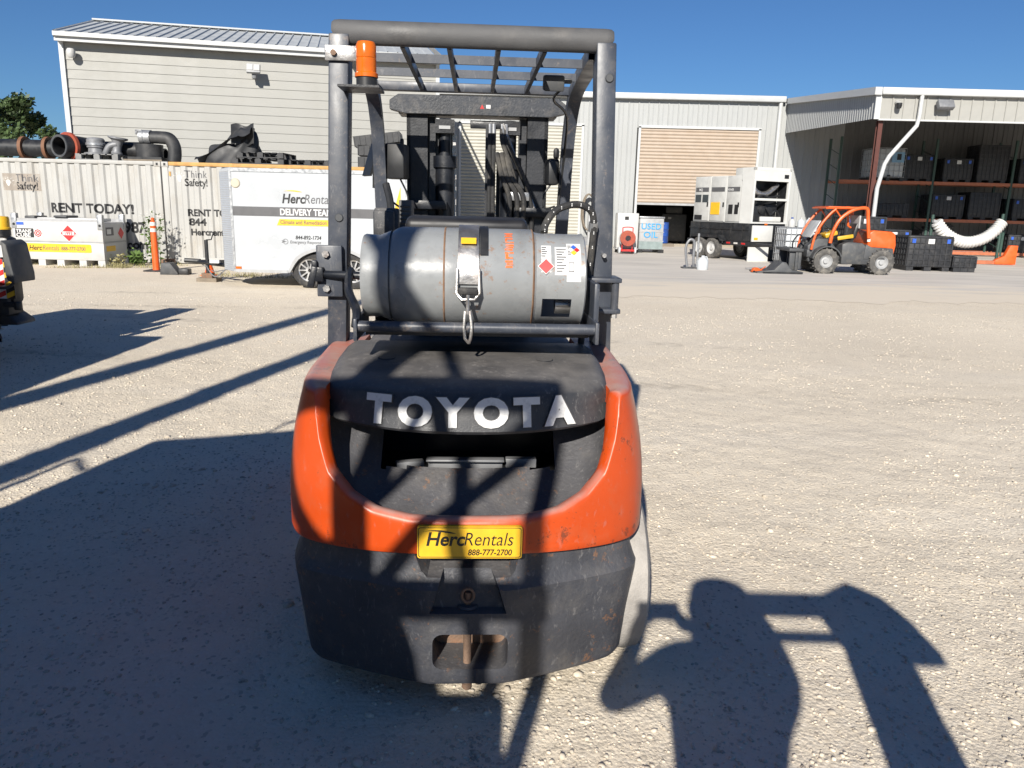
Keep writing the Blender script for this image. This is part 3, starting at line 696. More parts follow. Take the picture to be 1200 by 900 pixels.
    for ch, x, sx in (('T', -.268, 1.05), ('O', -.158, 1.08), ('Y', -.047, 1.05), ('O', .066, 1.08), ('T', .172, 1.05), ('A', .272, 1.1)):
        dy = (yf(x+.02, .92)-yf(x-.02, .92))/.04
        yaw = math.degrees(math.atan(dy)); zc = .900
        text('letter_rim', ch, .112, (x, yf(x, zc)-.002, zc-.004), 'beam', cap, (79, 0, yaw), bold=.075, depth=.0035, align='CENTER', sx=sx)
        text('letter', ch, .112, (x, yf(x, zc)-.0055, zc-.004), 'letter', cap, (79, 0, yaw), bold=.055, depth=.0022, align='CENTER', sx=sx)
    # ---- yellow hire plate
    sp = MB(); sp.prism(rrect(-.142, .158, .534, .632, .008), -.012, .0, 'y'); plate = sp.build('hire_plate', 'yellow', t)
    bo = MB(); o_ = rrect(-.139, .155, .537, .629, .007); i_ = rrect(-.137, .153, .539, .627, .006)
    k = len(o_); bo.add([(p[0], -.0126, p[1]) for p in o_]+[(p[0], -.0126, p[1]) for p in i_], [(a, (a+1) % k, k+(a+1) % k, k+a) for a in range(k)]); bo.build('plate_border', 'ink', plate, smooth=0)
    text('plate_lettering', 'Herc', .058, (-.119, -.0125, .574), 'ink', plate, bold=.022, shear=.22, depth=.0004, sx=.93)
    text('plate_lettering', 'Rentals', .058, (-.012, -.0125, .574), 'ink', plate, bold=-.004, shear=.22, depth=.0004, sx=.84)
    text('plate_lettering', '888-777-2700', .026, (.002, -.0125, .544), 'ink', plate, bold=.016, shear=.15, depth=.0004, sx=.86)
    sw = MB(); top = [(-.128+.098*q, .6165+.0045*math.sin(math.pi*q)*1.2+.002*q-.008*q*q) for q in np.linspace(0, 1, 14)]
    bot = [(a, z-.007*math.sin(math.pi*min(1, q*1.0))**.8*(.25+q)) for (a, z), q in zip(top, np.linspace(0, 1, 14))]
    pl = top+bot[::-1]; sw.add([(a, -.0127, z) for a, z in pl], [(i, i+1, 26-i, 27-i) for i in range(13)]); sw.build('plate_swoosh', 'ink', plate, smooth=0)
    # ---- lower bumper casting: closed loft, then notch and tow pocket cut out
    pcs = plan_curve(5, [(0, 0), (.10, .0), (.135, .004), (.22, .03), (.34, .072), (.45, .118), (.505, .15), (.54, .205), (.560, .33), (.566, .5), (.566, .95)]); n = len(pcs); b = MB(); v = []
    lv = [(.545, .965, .022), (.47, .968, .022), (.445, .985, .012), (.425, 1.0, .0), (.40, .998, .0), (.128, .935, .006), (.108, .925, .018)]
    for z, sx, ys in lv:
        for x, y in pcs: v.append((x*sx, y+ys-(.0 if z > .2 else 0), z-(.0 if z > .15 else 0)))
        # centre nose reaches slightly lower
    m = len(lv); f = []
    for j in range(m-1):
        for i in range(n):
            f.append((j*n+i, j*n+(i+1) % n, (j+1)*n+(i+1) % n, (j+1)*n+i))
    f += [tuple(range(n)), tuple(range(m*n-1, (m-1)*n-1, -1))]
    b.add(v, f); bump = b.build('bumper', 'fkgrey', t, smooth=0)
    cut1 = MB(); cut1.add([(-.175, -.1, .475), (.175, -.1, .475), (.175, -.1, .60), (-.175, -.1, .60), (-.125, -.1, .435), (.14, -.1, .435),
                           (-.11, .10, .475), (.125, .10, .475), (.16, .10, .60), (-.16, .10, .60)],
                [(0, 4, 5, 1, 2, 3), (9, 8, 7, 6), (0, 3, 9), (0, 9, 6), (0, 6, 4), (4, 6, 7, 5), (1, 5, 7), (1, 7, 8), (1, 8, 2), (3, 2, 8, 9)])
    cut2 = MB(); cut2.prism(rrect(-.10, .125, .165, .282, .03), -.1, .16, 'y')
    cut3 = MB(); cut3.add([(-.13, -.08, .34), (.14, -.08, .34), (.11, -.08, .44), (-.09, -.08, .44), (-.10, .035, .355), (.11, .035, .355), (.06, .07, .50), (-.06, .07, .50)],
                [(0, 1, 2, 3), (7, 6, 5, 4), (0, 4, 5, 1), (1, 5, 6, 2), (2, 6, 7, 3), (3, 7, 4, 0)])
    boolean(bump, [cut1, cut2, cut3])
    pl = MB(); pl.prism(rrect(-.10, .125, .165, .282, .03), .150, .165, 'y'); pl.build('tow_pocket_liner', 'rusty', bump)
    pin = MB(); pin.cyl((.004, .045, .075), (.004, .045, .40), .0125, n=14); pin.cyl((.004, .045, .08), (.004, .045, .095), .016, n=12)
    pin.tube([(.004+.018*math.sin(q), .03, .395+.022*math.cos(q)) for q in np.linspace(0, 6.28, 18)], .0045, 6)
    pin.build('tow_pin', 'rusty', t, smooth=40)
    # drilled boss at the pin
    MB().lathe([(.013, .0), (.03, .0), (.034, -.006)], (.004, .045, .362), 'z', 18).build('pin_boss', 'fkgrey', t)
    # ---- wheels
    for s in (-1, 1):
        wheel(t, 'rear_wheel', (s*.468+.036, .47, .285), .288, .19, .15, 'dustyrubber', 'fkgrey')
        wheel(t, 'front_wheel', (s*.485, 2.02, .335), .335, .22, .19, 'rubber', 'orange')
    MB().cyl((-.48, .47, .285), (.48, .47, .285), .05, n=12).build('rear_axle', 'black', t)
    MB().cyl((-.45, 2.02, .335), (.45, 2.02, .335), .07, n=12).build('front_axle', 'black', t)
    # ---- chassis and hood
    c = MB(); c.b2(-.44, .44, .78, 1.95, .22, .62); c.b2(-.50, .50, 1.05, 1.72, .22, .50); c.build('chassis', 'black', t, bevel=.02)
    c = MB(); c.b2(-.40, .40, .80, 1.35, .62, 1.02); c.build('engine_hood', 'fkblack', t, bevel=.04)
    for s in (-1, 1):
        MB().b2(s*.50-.06, s*.50+.06, .96, 1.5, .40, .62).build('step_frame', 'orange', t, bevel=.02)
        fe = MB(); fe.lathe([(.40, -.12), (.42, -.12), (.42, .12), (.40, .12)], (s*.49, 2.02, .335), 'x', 16, close=True, a0=10, a1=170); fe.build('front_fender', 'orange', t)
    MB().b2(-.42, .42, 1.85, 2.06, .5, .98).build('cowl', 'fkgrey', t, bevel=.03)
    MB().b2(-.40, .40, 1.3, 1.9, .60, .63).build('floor_plate', 'black', t)
    # ---- seat, armrest consoles, steering wheel
    c = MB(); c.b2(-.25, .25, .95, 1.40, 1.02, 1.16); se = c.build('seat', 'seat', t, bevel=.04)
    c = MB(); c.box((-.02, .96, 1.28), (.46, .11, .40), (8, 0, 0)); c.build('backrest', 'seat', se, bevel=.025, seg=3)
    c = MB(); c.box((-.365, 1.33, 1.42), (.105, .05, .17), (0, 0, 0)); c.box((-.375, 1.30, 1.43), (.09, .02, .13)); c.build('speaker_box', 'fkblack', t, bevel=.012)
    MB().b2(-.41, -.33, 1.272, 1.279, 1.345, 1.365).build('yellow_label', 'yellow', t)
    c = MB(); c.box((-.30, 1.55, 1.44), (.055, .16, .20), (0, 0, 0))
    for k in range(9): c.box((-.30, 1.467, 1.37+k*.018), (.05, .012, .006))
    c.build('ribbed_console', 'charcoal', t, bevel=.008)
    st = MB(); st.lathe([(.17+.014*math.cos(q), .014*math.sin(q)) for q in np.linspace(0, 5.6, 9)], (-.03, 1.62, 1.27), 'z', 28, close=True)
    st.tube([(-.03, 1.62, 1.27), (-.03, 1.80, .95)], .03, 10); st.box((-.03, 1.62, 1.27), (.32, .03, .015)); st.build('steering_wheel', 'black', t, rot=None)
    # ---- overhead guard
    for s in (-1, 1):
        c = MB(); x0, x1 = s*.488, s*.452; wv = .034
        for z, x in ((.955, x0), (2.075, x1)):
            c.v += [(x-wv, .735, z), (x+wv, .735, z), (x+wv, .825, z), (x-wv, .825, z)]
        c.f += [(0, 1, 5, 4), (1, 2, 6, 5), (2, 3, 7, 6), (3, 0, 4, 7), (4, 5, 6, 7), (3, 2, 1, 0)]; c.mi = [0]*6
        po = c.build('rear_post', 'guard', t, bevel=.006)
        MB().lathe([(0, -.004), (.012, -.004), (.015, 0)], (s*.466, .733, 1.96 if s > 0 else 1.47), 'y', 16).build('post_plug', 'charcoal', po)
        # roof side rail and front pillar in one sweep
        c = MB(); pts = catmull([(s*.43, .80, 2.055), (s*.455, 1.25, 2.07), (s*.475, 1.66, 2.068), (s*.478, 1.82, 2.03), (s*.474, 1.90, 1.94), (s*.468, 1.95, 1.78), (s*.46, 2.0, 1.4), (s*.45, 2.04, .95)], 6)
        for i, p in enumerate(pts):
            q = np.array(pts[min(i+1, len(pts)-1)])-np.array(pts[max(i-1, 0)]); q /= np.linalg.norm(q)
            nn = np.array([0, -q[2], q[1]]); ww, hh = .030, .026
            for a, e in ((-1, -1), (1, -1), (1, 1), (-1, 1)): c.v.append(tuple(np.array(p)+np.array([a*ww, 0, 0])+nn*e*hh))
        k = len(pts); c.f = [(i*4+j, i*4+(j+1) % 4, i*4+4+(j+1) % 4, i*4+4+j) for i in range(k-1) for j in range(4)]; c.mi = [0]*len(c.f)
        c.build('front_pillar', 'guard', t, smooth=40)
    be = MB(); prof = []
    for a in np.linspace(0, 360, 28, endpoint=False):
        prof.append((.028*math.cos(R(a)), .040*math.sin(R(a))))
    vv = []; 
    for x, sc_ in ((-.478, .80), (-.470, .95), (-.452, 1.), (.452, 1.), (.470, .95), (.478, .80)):
        for p, q in prof:
            zz = q*sc_; vv.append((x+(.0 if q > 0 else math.copysign(.022, -x)*(q/-.047)), .765+p*sc_, 2.083+zz))
    k = len(prof); be.add(vv, [(j*k+i, j*k+(i+1) % k, (j+1)*k+(i+1) % k, (j+1)*k+i) for j in range(5) for i in range(k)]+[tuple(range(k)), tuple(range(6*k-1, 5*k-1, -1))])
    be.build('rear_crossbeam', 'beam', t, smooth=50)
    for y, z in ((1.10, 2.065), (1.42, 2.065)):
        MB().b2(-.46, .46, y-.007, y+.007, z-.016, z+.016).build('guard_crossbar', 'guard', t)
    MB().b2(-.47, .47, 1.80, 1.85, 2.045, 2.085).build('guard_front_bar', 'guard', t, bevel=.005)
    for x in (-.245, -.085, .085, .245):
        MB().b2(x-.008, x+.008, .79, 1.80, 2.044, 2.078).build('guard_bar', 'guard', t)
    MB().b2(-.498, -.39, .722, .732, 1.985, 2.034).build('corner_bracket', 'steel', t, bevel=.003)
    MB().cyl((-.468, .722, 2.01), (-.468, .712, 2.01), .010, n=10).build('bracket_bolt', 'rusty', t)
    # beacon
    be = MB(); be.b2(-.44, -.305, .61, .76, 1.889, 1.896); bc = be.build('beacon', 'mast', t)
    MB().lathe([(0, 1.896), (.034, 1.896), (.034, 1.925), (0, 1.925)], (-.352, .66, 0), 'z', 22).build('beacon_base', 'black', bc)
    MB().lathe([(.038, 1.925), (.038, 1.937), (.033, 1.941), (.033, 1.982), (.0315, 1.984), (.033, 1.986), (.033, 2.022), (.028, 2.034), (.0, 2.037)], (-.352, .66, 0), 'z', 26).build('beacon_lens', 'amber', bc)
    # rear work lamp, speaker and mirror pods on the pillars
    la = MB(); la.box((.318, 1.20, 2.008), (.082, .07, .06), (10, 0, 0)); la.box((.375, 1.22, 2.02), (.04, .02, .02)); la.build('work_lamp', 'charcoal', t, bevel=.008)
    MB().tube(catmull([(.36, 1.25, 2.0), (.34, 1.4, 1.97), (.42, 1.6, 1.93), (.45, 1.9, 1.8), (.43, 1.95, 1.5)], 5), .006, 6).build('lamp_cable', 'black', t)
    la = MB(); la.box((.40, 2.0, 1.70), (.06, .09, .13), (0, 0, 10)); la.box((.42, 2.0, 1.79), (.03, .03, .06)); la.build('head_lamp', 'black', t, bevel=.018)
    MB().tube(catmull([(.395, 1.98, 1.64), (.36, 1.98, 1.58), (.37, 1.98, 1.52), (.42, 1.98, 1.53)], 5), .005, 6).build('lamp_lead', 'black', t)
    la = MB(); la.box((-.385, 2.0, 1.73), (.10, .10, .17), (0, 0, -12)); la.box((-.36, 2.0, 1.80), (.02, .02, .09)); la.build('head_lamp', 'black', t, bevel=.025)
    la = MB(); la.box((-.52, 2.05, 1.74), (.012, .10, .17), (0, 18, 30)); la.tube([(-.46, 1.98, 1.82), (-.50, 2.0, 1.82), (-.505, 2.0, 1.60), (-.46, 1.98, 1.6)], .006, 6); la.build('side_mirror', 'black', t)
    MB().tube(catmull([(-.37, 1.98, 1.65), (-.33, 1.98, 1.56), (-.35, 1.98, 1.50), (-.42, 1.98, 1.54)], 5), .005, 6).build('lamp_lead', 'black', t)
    MB().tube(catmull([(-.435, 1.93, 1.62), (-.41, 1.9, 1.52), (-.405, 1.9, 1.35), (-.42, 1.95, 1.1)], 5), .018, 8).build('grab_handle', 'black', t)
    # ---- mast
    for s in (-1, 1):
        c = MB(); xo, xi = s*.375+.02, s*.265+.02
        c.b2(min(xo, xo-s*.02), max(xo, xo-s*.02), 2.22, 2.38, .08, 2.02); c.b2(min(xo, xi), max(xo, xi), 2.22, 2.245, .08, 2.02); c.b2(min(xo, xi), max(xo, xi), 2.355, 2.38, .08, 2.02)
        c.build('mast_rail', 'mast', t)
        c = MB(); xo2, xi2 = s*.262+.02, s*.225+.02
        c.b2(min(xo2, xi2), max(xo2, xi2), 2.26, 2.40, .12, 1.98); c.build('inner_rail', 'mast', t)
        c = MB(); xc = s*.175+.02
        c.cyl((xc, 2.28, .2), (xc, 2.28, 1.72), .052, n=18); c.cyl((xc, 2.28, 1.72), (xc, 2.28, 1.78), .066, n=18); c.cyl((xc, 2.28, 1.78), (xc, 2.28, 1.97), .034, n=14); c.box((xc, 2.25, 1.93), (.10, .06, .07))
        c.build('lift_cylinder', 'mast', t, smooth=40)
        MB().b2(xc-.03, xc+.03, 2.214, 2.218, 1.915, 1.932).build('valve_tag', 'ltgrey', t)
        # leaf chain as a stack of links
        c = MB()
        for k in range(46): c.box((s*.105+.0, 2.30, .35+k*.034), (.022 if k % 2 else .016, .014, .030))
        c.build('lift_chain', 'steel' if s < 0 else 'mast', t)
    c = MB(); c.prism([(-.44, 2.005), (-.44, 2.05), (-.395, 2.08), (.44, 2.08), (.48, 2.05), (.48, 2.005), (.40, 1.985), (-.36, 1.985)], 2.185, 2.25, 'y'); c.b2(-.40, .44, 2.25, 2.42, 1.99, 2.012)
    c.build('mast_crosshead', 'masthead', t, bevel=.002, seg=1)
    d = MB(); d.add([(.030, 2.184, 2.018), (.052, 2.184, 2.018), (.041, 2.184, 2.04)], [(0, 1, 2)]); d.build('warning_triangle', 'red', t, smooth=0)
    MB().b2(.062, .085, 2.183, 2.1845, 2.02, 2.038).build('warning_mark', 'decal', t)
    MB().b2(-.245, -.115, 2.30, 2.33, .3, 1.97).build('cylinder_plate', 'mast', t); MB().b2(.125, .29, 2.31, 2.33, .3, 1.74).build('cylinder_plate', 'mast', t); MB().b2(.062, .078, 2.22, 2.27, .5, 1.94).build('hose_guide', 'mast', t)
    for x, e in ((.10, .16), (.125, .20), (.15, .235)):
        MB().tube(catmull([(x+.02, 2.19, 1.80), (x+.05, 2.165, 1.68), (e+.03, 2.16, 1.58), (e+.03, 2.165, 1.45), (e-.02, 2.17, 1.2), (e-.03, 2.18, .9)], 6), .014, 8).build('hydraulic_hose', 'rubber', t)
    for z in (.5, 1.25): MB().b2(-.36, .40, 2.385, 2.42, z, z+.09).build('mast_tie', 'mast', t)
    MB().b2(-.02, .24, 2.235, 2.265, 1.925, 1.965).build('hose_bracket', 'mast', t, bevel=.004)
    for i in range(4):
        x = (.085, .105, .15, .17)[i]
        e = .10+.055*i
        pts = catmull([(x, 2.21, 1.94), (x, 2.19, 1.86), (x+.02*i, 2.18, 1.75), (x+.04*i+.02, 2.19, 1.55), (e+.05, 2.2, 1.3), (e+.04, 2.2, .8)], 6) if i > 1 else [(x, 2.21, 1.94), (x, 2.19, 1.86), (x, 2.19, 1.5), (x-.005, 2.2, .8)]
        hs = MB().tube(pts, .012, 8).build('hydraulic_hose', 'rubber', t)
        MB().cyl((x, 2.208, 1.945), (x, 2.19, 1.86), .0105, n=8).build('hose_fitting', 'galv', hs)
    c = MB(); c.b2(.18, .30, 2.17, 2.21, 1.555, 1.60); c.build('hose_clamp', 'galv', t, bevel=.004)
    MB().tube([(.155, 2.2, 1.95), (.22, 2.19, 1.78), (.33, 2.19, 1.52)], .007, 6).build('tension_rod', 'steel', t)
    MB().b2(.22, .42, 2.16, 2.23, 1.47, 1.52).build('mast_bracket', 'mast', t, bevel=.004)
    MB().b2(-.36, -.14, 2.16, 2.23, 1.50, 1.545).build('mast_bracket', 'mast', t, bevel=.004)
    c = MB(); c.b2(-.36, .40, 2.44, 2.48, .18, .30); c.b2(-.36, .40, 2.44, 2.48, .62, .74); c.b2(-.30, -.22, 2.42, 2.46, .18, .74); c.b2(.26, .34, 2.42, 2.46, .18, .74); c.build('fork_carriage', 'mast', t)
    c = MB(); 
    for k in range(7): c.b2(-.34+k*.12, -.325+k*.12, 2.46, 2.475, .74, 1.15)
    c.b2(-.36, .40, 2.46, 2.475, 1.14, 1.17); c.build('load_backrest', 'mast', t)
    for s in (-1, 1):
        c = MB(); c.b2(s*.22-.05+.02, s*.22+.05+.02, 2.48, 2.52, .06, .74)
        c.add([(s*.22-.05+.02, 2.48, .05), (s*.22+.05+.02, 2.48, .05), (s*.22+.04+.02, 3.5, .05), (s*.22-.04+.02, 3.5, .05), (s*.22-.05+.02, 2.48, .095), (s*.22+.05+.02, 2.48, .095), (s*.22+.04+.02, 3.5, .062), (s*.22-.04+.02, 3.5, .062)], [(0, 3, 2, 1), (4, 5, 6, 7), (0, 1, 5, 4), (1, 2, 6, 5), (2, 3, 7, 6), (3, 0, 4, 7)])
        c.build('fork', 'steel', t)
    # ---- swing bracket that carries the gas cylinder
    c = MB(); c.tube([(-.352, .36, 1.145), (.398, .36, 1.145)], .0175, 14); cr = c.build('cradle_bar', 'guard', t)
    for s in (-1, 1):
        x = -.358 if s < 0 else .402
        c = MB(); c.b2(x-.006, x+.006, .335, .62, 1.10, 1.17); c.build('cradle_end_plate', 'guard', t, bevel=.003)
    c = MB(); c.tube(catmull([(-.362, .37, 1.14), (-.362, .40, 1.19), (-.40, .5, 1.235), (-.42, .62, 1.27), (-.425, .70, 1.29)], 5), .014, 8); c.build('latch_handle', 'mast', t)
    c = MB(); c.b2(-.545, -.455, .705, .728, 1.195, 1.375); c.build('latch_plate', 'guard', t, bevel=.004)
    c = MB(); c.cyl((-.52, .70, 1.275), (-.36, .66, 1.275), .014, n=12); c.box((-.535, .70, 1.275), (.035, .04, .05)); c.box((-.555, .69, 1.265), (.022, .025, .075), (0, 15, 0)); c.box((-.55, .70, 1.305), (.02, .025, .035)); c.build('latch_mechanism', 'mast', t, bevel=.006)
    for z in (1.225, 1.345): MB().cyl((-.51, .704, z), (-.51, .690, z), .013, n=6).build('latch_bolt', 'steel', t)
    for z in (1.275, 1.165): MB().b2(.405, .535, .66, .80, z-.008, z+.008).build('hinge_plate', 'guard', t, bevel=.003)
    MB().cyl((.515, .68, 1.16), (.515, .68, 1.285), .014, n=12).build('hinge_pin', 'guard', t)
    MB().cyl((.515, .68, 1.140), (.515, .68, 1.157), .012, n=6).build('hinge_nut', 'steel', t)
    MB().cyl((.474, .733, 1.36), (.474, .700, 1.36), .008, n=8).build('stop_stud', 'steel', t)
    MB().b2(.400, .418, .42, .75, 1.11, 1.285).build('hinge_arm', 'guard', t, bevel=.004)
    c = MB(); c.b2(-.34, .39, .44, .70, 1.105, 1.118); c.tube([(-.34, .70, 1.13), (.39, .70, 1.13)], .015, 8); c.build('cradle_tray', 'mast', t)
    # strap with over centre latch
    arc = [( .55+.173*math.cos(R(a)), 1.287+.173*math.sin(R(a))) for a in np.linspace(75, 182, 22)]
    c = MB(); ww = .033; xs = -.008
    vv = []
    for y, z in arc: vv += [(xs-ww, y, z), (xs+ww, y, z)]
    c.add(vv, [(2*i, 2*i+1, 2*i+3, 2*i+2) for i in range(len(arc)-1)])
    stp = c.build('tank_strap', 'steel', t, smooth=50)
    s2 = MB(); vv = []
    for a in np.linspace(60, 150, 16):
        y, z = .55+.170*math.cos(R(a)), 1.287+.170*math.sin(R(a)); vv += [(xs+.036, y, z), (xs+.062, y, z)]
    s2.add(vv, [(2*i, 2*i+1, 2*i+3, 2*i+2) for i in range(15)]); s2.build('strap_pad', 'black', stp, smooth=50)
    d = MB(); d.add([(xs-.024, .408, 1.405), (xs+.024, .408, 1.405), (xs+.024, .426, 1.423), (xs-.024, .426, 1.423)], [(0, 1, 2, 3)]); d.build('caution_label', 'yellow', stp, smooth=0)
    c = MB(); c.tube([(xs-.034, .374, 1.33), (xs-.036, .362, 1.255), (xs-.02, .352, 1.235), (xs+.02, .352, 1.235), (xs+.036, .362, 1.255), (xs+.034, .374, 1.33)], .005, 6); c.build('latch_bail', 'steel', stp)
    c = MB(); c.box((xs, .352, 1.262), (.062, .022, .022)); c.build('latch_grip', 'rubber', stp, bevel=.006)
    c = MB(); c.tube([(xs, .352, 1.25), (xs, .345, 1.19)], .006, 8); c.tube([(xs-.008, .343, 1.20), (xs-.012, .335, 1.15), (xs-.008, .33, 1.115), (xs+.004, .335, 1.10)], .005, 6); c.tube([(xs+.007, .343, 1.20), (xs+.013, .335, 1.15), (xs+.009, .33, 1.115), (xs+.004, .335, 1.10)], .005, 6); c.build('hook_bolt', 'steel', stp)
    # braided fuel hose
    hp = catmull([(.245, .58, 1.44), (.252, .60, 1.47), (.29, .63, 1.515), (.36, .66, 1.535), (.415, .68, 1.515), (.428, .69, 1.46), (.425, .70, 1.36), (.415, .71, 1.22), (.408, .74, 1.02)], 8)
    hz = MB().tube(hp, .0125, 10).build('fuel_hose', 'rubber', t)
    c = MB()
    for i in range(2, len(hp)-1, 4):
        for s in (-1, 1): c.box(Vector(hp[i])+Vector((s*.0, -.0125, .003*s)), (.003, .002, .004))
    c.build('hose_flecks', 'letter', hz)
    MB().cyl((.427, .69, 1.475), (.427, .70, 1.445), .017, n=10).build('hose_clip', 'galv', hz)
    return t
FORK = forklift()

def propane_tank():
    t = thing('gas_cylinder', 'grey steel gas cylinder lying across the forklift behind its seat', 'gas cylinder', (-.118, 2.05, 0), 3)
    t.location = (-.118-.55*math.sin(R(3)), 2.05+.55*math.cos(R(3)), 1.287); r = .163
    body = MB(); dome = [(r*math.cos(q)**.7 if q < 1.55 else 0.02, -.215-.085*math.sin(q)) for q in np.linspace(1.5, 0, 12)]
    prof = dome+[(r, -.20), (r, -.085), (r, .195), (r-.004, .20), (r-.01, .21), (r-.03, .235), (.0, .25)]
    body.lathe(prof, (0,0,0), 'x', 56); body.build('shell', 'tank', t, smooth=45)
    fr = MB(); fr.lathe([(.115, -.27), (.122, -.30), (.128, -.345), (.134, -.352), (.137, -.345), (.134, -.30), (.15, -.262)], (0,0,0), 'x', 44); fr.build('foot_ring', 'tank', t, smooth=50)
    # guard collar with two handle windows
    co = MB(); n = 72; rc = .150
    prof = [(rc+.004, .203), (rc, .23), (rc, .245), (rc, .325), (rc, .355), (rc+.003, .366), (rc-.004, .371), (rc-.008, .362)]
    vs = []; 
    for rr, h in prof:
        for i in range(n): a = 2*math.pi*i/n; vs.append((h, rr*math.cos(a), rr*math.sin(a)))
    fs = []
    for j in range(len(prof)-1):
        for i in range(n):
            am = (i+.5)*360/n
            if 1 <= j <= 2 and (198 < am < 228 or 18 < am < 60): continue
            fs.append((j*n+i, j*n+(i+1) % n, (j+1)*n+(i+1) % n, (j+1)*n+i))
    co.add(vs, fs); co.build('collar', 'tank', t, smooth=45)
    va = MB(); va.cyl((.24, 0, 0), (.30, 0, 0), .03); va.cyl((.28, 0, 0), (.28, -.06, -.03), .018); va.cyl((.26, .03, 0), (.26, .03, .15), .014); va.cyl((.28, -.05, -.08), (.34, -.05, -.08), .03); va.build('valve', 'steel', t)
    wd = MB(); wd.lathe([(r+.0005, -.088), (r+.0025, -.085), (r+.0005, -.082)], (0,0,0), 'x', 50); wd.build('weld_seam', 'tankrust', t)
    wd = MB(); wd.lathe([(r-.002, .196), (r+.001, .199), (r-.006, .204)], (0,0,0), 'x', 50); wd.build('weld_seam', 'tankrust', t)
    # curved stickers follow the shell: angle measured from straight back, up positive
    def sticker(name, x0, x1, a0, a1, rad, mat, parent, eps=.0008):
        b = MB(); vv = []
        k = 8
        for i in range(k+1):
            a = R(180-(a0+(a1-a0)*i/k)); vv += [(x0, (rad+eps)*math.cos(a), (rad+eps)*math.sin(a)), (x1, (rad+eps)*math.cos(a), (rad+eps)*math.sin(a))]
        b.add(vv, [(2*i, 2*i+1, 2*i+3, 2*i+2) for i in range(k)]); return b.build(name, mat, parent, smooth=0, fix=False)
    s1 = sticker('sticker', .222, .256, 13, 50, rc, 'decal', t)
    s2 = sticker('sticker', .268, .312, 10, 48, rc, 'decal', t, .0006)
    s3 = sticker('sticker', .306, .352, 2, 54, rc, 'decal', t, .0012)
    def diamond(cx, ang, h, mat, par, eps):
        a = R(180-ang); y, z = (rc+eps)*math.cos(a), (rc+eps)*math.sin(a); tz = R(ang)
        b = MB(); up = Vector((0, math.sin(tz), math.cos(tz))); rt = Vector((1, 0, 0)); p = Vector((cx, y, z))
        b.add([p-up*h, p+rt*h, p+up*h, p-rt*h], [(0, 1, 2, 3)]); return b.build('hazard_diamond', mat, par, smooth=0)
    diamond(.239, 20, .027, 'decal', s1, .004); diamond(.239, 20, .024, 'red', s1, .0046)
    for dx, da, mt in ((0, 4.3, 'blue'), (.010, 0, 'red'), (-.010, 0, 'decal'), (0, -4.3, 'yellow')): diamond(.329+dx, 43+da, .0095, mt, s3, .0035)
    for i in range(5): sticker('small_print', .226, .226+.012+.003*(i % 3), 33+i*3.2, 34.4+i*3.2, rc, 'greyink', s1, .0016)
    for i in range(9): sticker('small_print', .273, .292+.006*(i % 3), 14+i*3.6, 15.4+i*3.6, rc, 'greyink', s2, .0014)
    for i in range(7): sticker('small_print', .310, .312+.008+.003*(i % 2), 36-0+i*2.2, 36.9+i*2.2, rc, 'greyink', s3, .0020)
    sticker('small_print', .312, .329, 14, 26, rc, 'greyink', s3, .0018); sticker('small_print', .314, .327, 15, 25, rc, 'decal', s3, .0022)
    # vertical stencilled lettering, worn away in places
    rs = random.Random(4)
    for i, ch in enumerate('HRNER'):
        for k, (x0, x1, q0, q1) in enumerate(((0, .026, .0, .26), (0, .026, .72, 1.0), (.0, .008, .2, .8)) if i % 2 else ((0, .026, .0, .3), (.004, .024, .4, .62), (0, .026, .72, 1.))):
            a0 = 58-i*10.4
            sticker('stencil_stroke', .108+x0+rs.uniform(-.002, .002), .108+x1+rs.uniform(-.003, .003), a0+q0*8.5, a0+q1*8.5, r, 'stencil', t, .0009)
    return t
propane_tank()
# ================================================================ shipping containers
def container(loc, rz, label, rail='contrail'):
    t = thing('shipping_container', label, 'container', loc, rz)
    L, D_, H = 6.06, 2.44, 2.37
    pitch = .278; b = MB(); pr = []
    x = .16
    while x < L-.18:
        pr += [(x, .004), (x+.10, .004), (x+.139, .040), (x+.239, .040)]; x += pitch
    pr = [(.10, .004)]+pr+[(L-.1, .004)]
    b.add([(p, q, .16) for p, q in pr]+[(p, q, H-.07) for p, q in pr], [(i, i+1, i+1+len(pr), i+len(pr)) for i in range(len(pr)-1)])
    b.build('side_sheet', 'container', t, smooth=0)
    b = MB(); b.b2(.05, L-.05, D_-.06, D_-.02, .15, H-.05); b.b2(.02, .06, .05, D_-.05, .15, H-.05); b.b2(L-.06, L-.02, .05, D_-.05, .15, H-.05); b.b2(.05, L-.05, .05, D_-.05, H-.09, H-.05); b.build('rear_and_end_sheets', 'container', t)
    for x0 in (0, L-.14):
        for y0 in (-.015, D_-.14):
            MB().b2(x0, x0+.14, y0, y0+.15, .12, H-.12).build('corner_post', 'container', t, bevel=.01)
            for z0 in (.0, H-.12):
                b = MB(); b.b2(x0-.005, x0+.155, y0-.01, y0+.16, z0, z0+.12); c = b.build('corner_casting', 'container' if z0 else 'rusty', t, bevel=.008)
                MB().b2(x0+.05, x0+.10, y0-.012, y0-.004, z0+.03, z0+.09).build('casting_hole', 'ink', t)
    MB().b2(.16, L-.16, -.012, .07, H-.085, H).build('top_rail', rail, t, bevel=.008)
    MB().b2(.16, L-.16, -.012, .07, .02, .16).build('bottom_rail', 'container', t, bevel=.008)
    return t
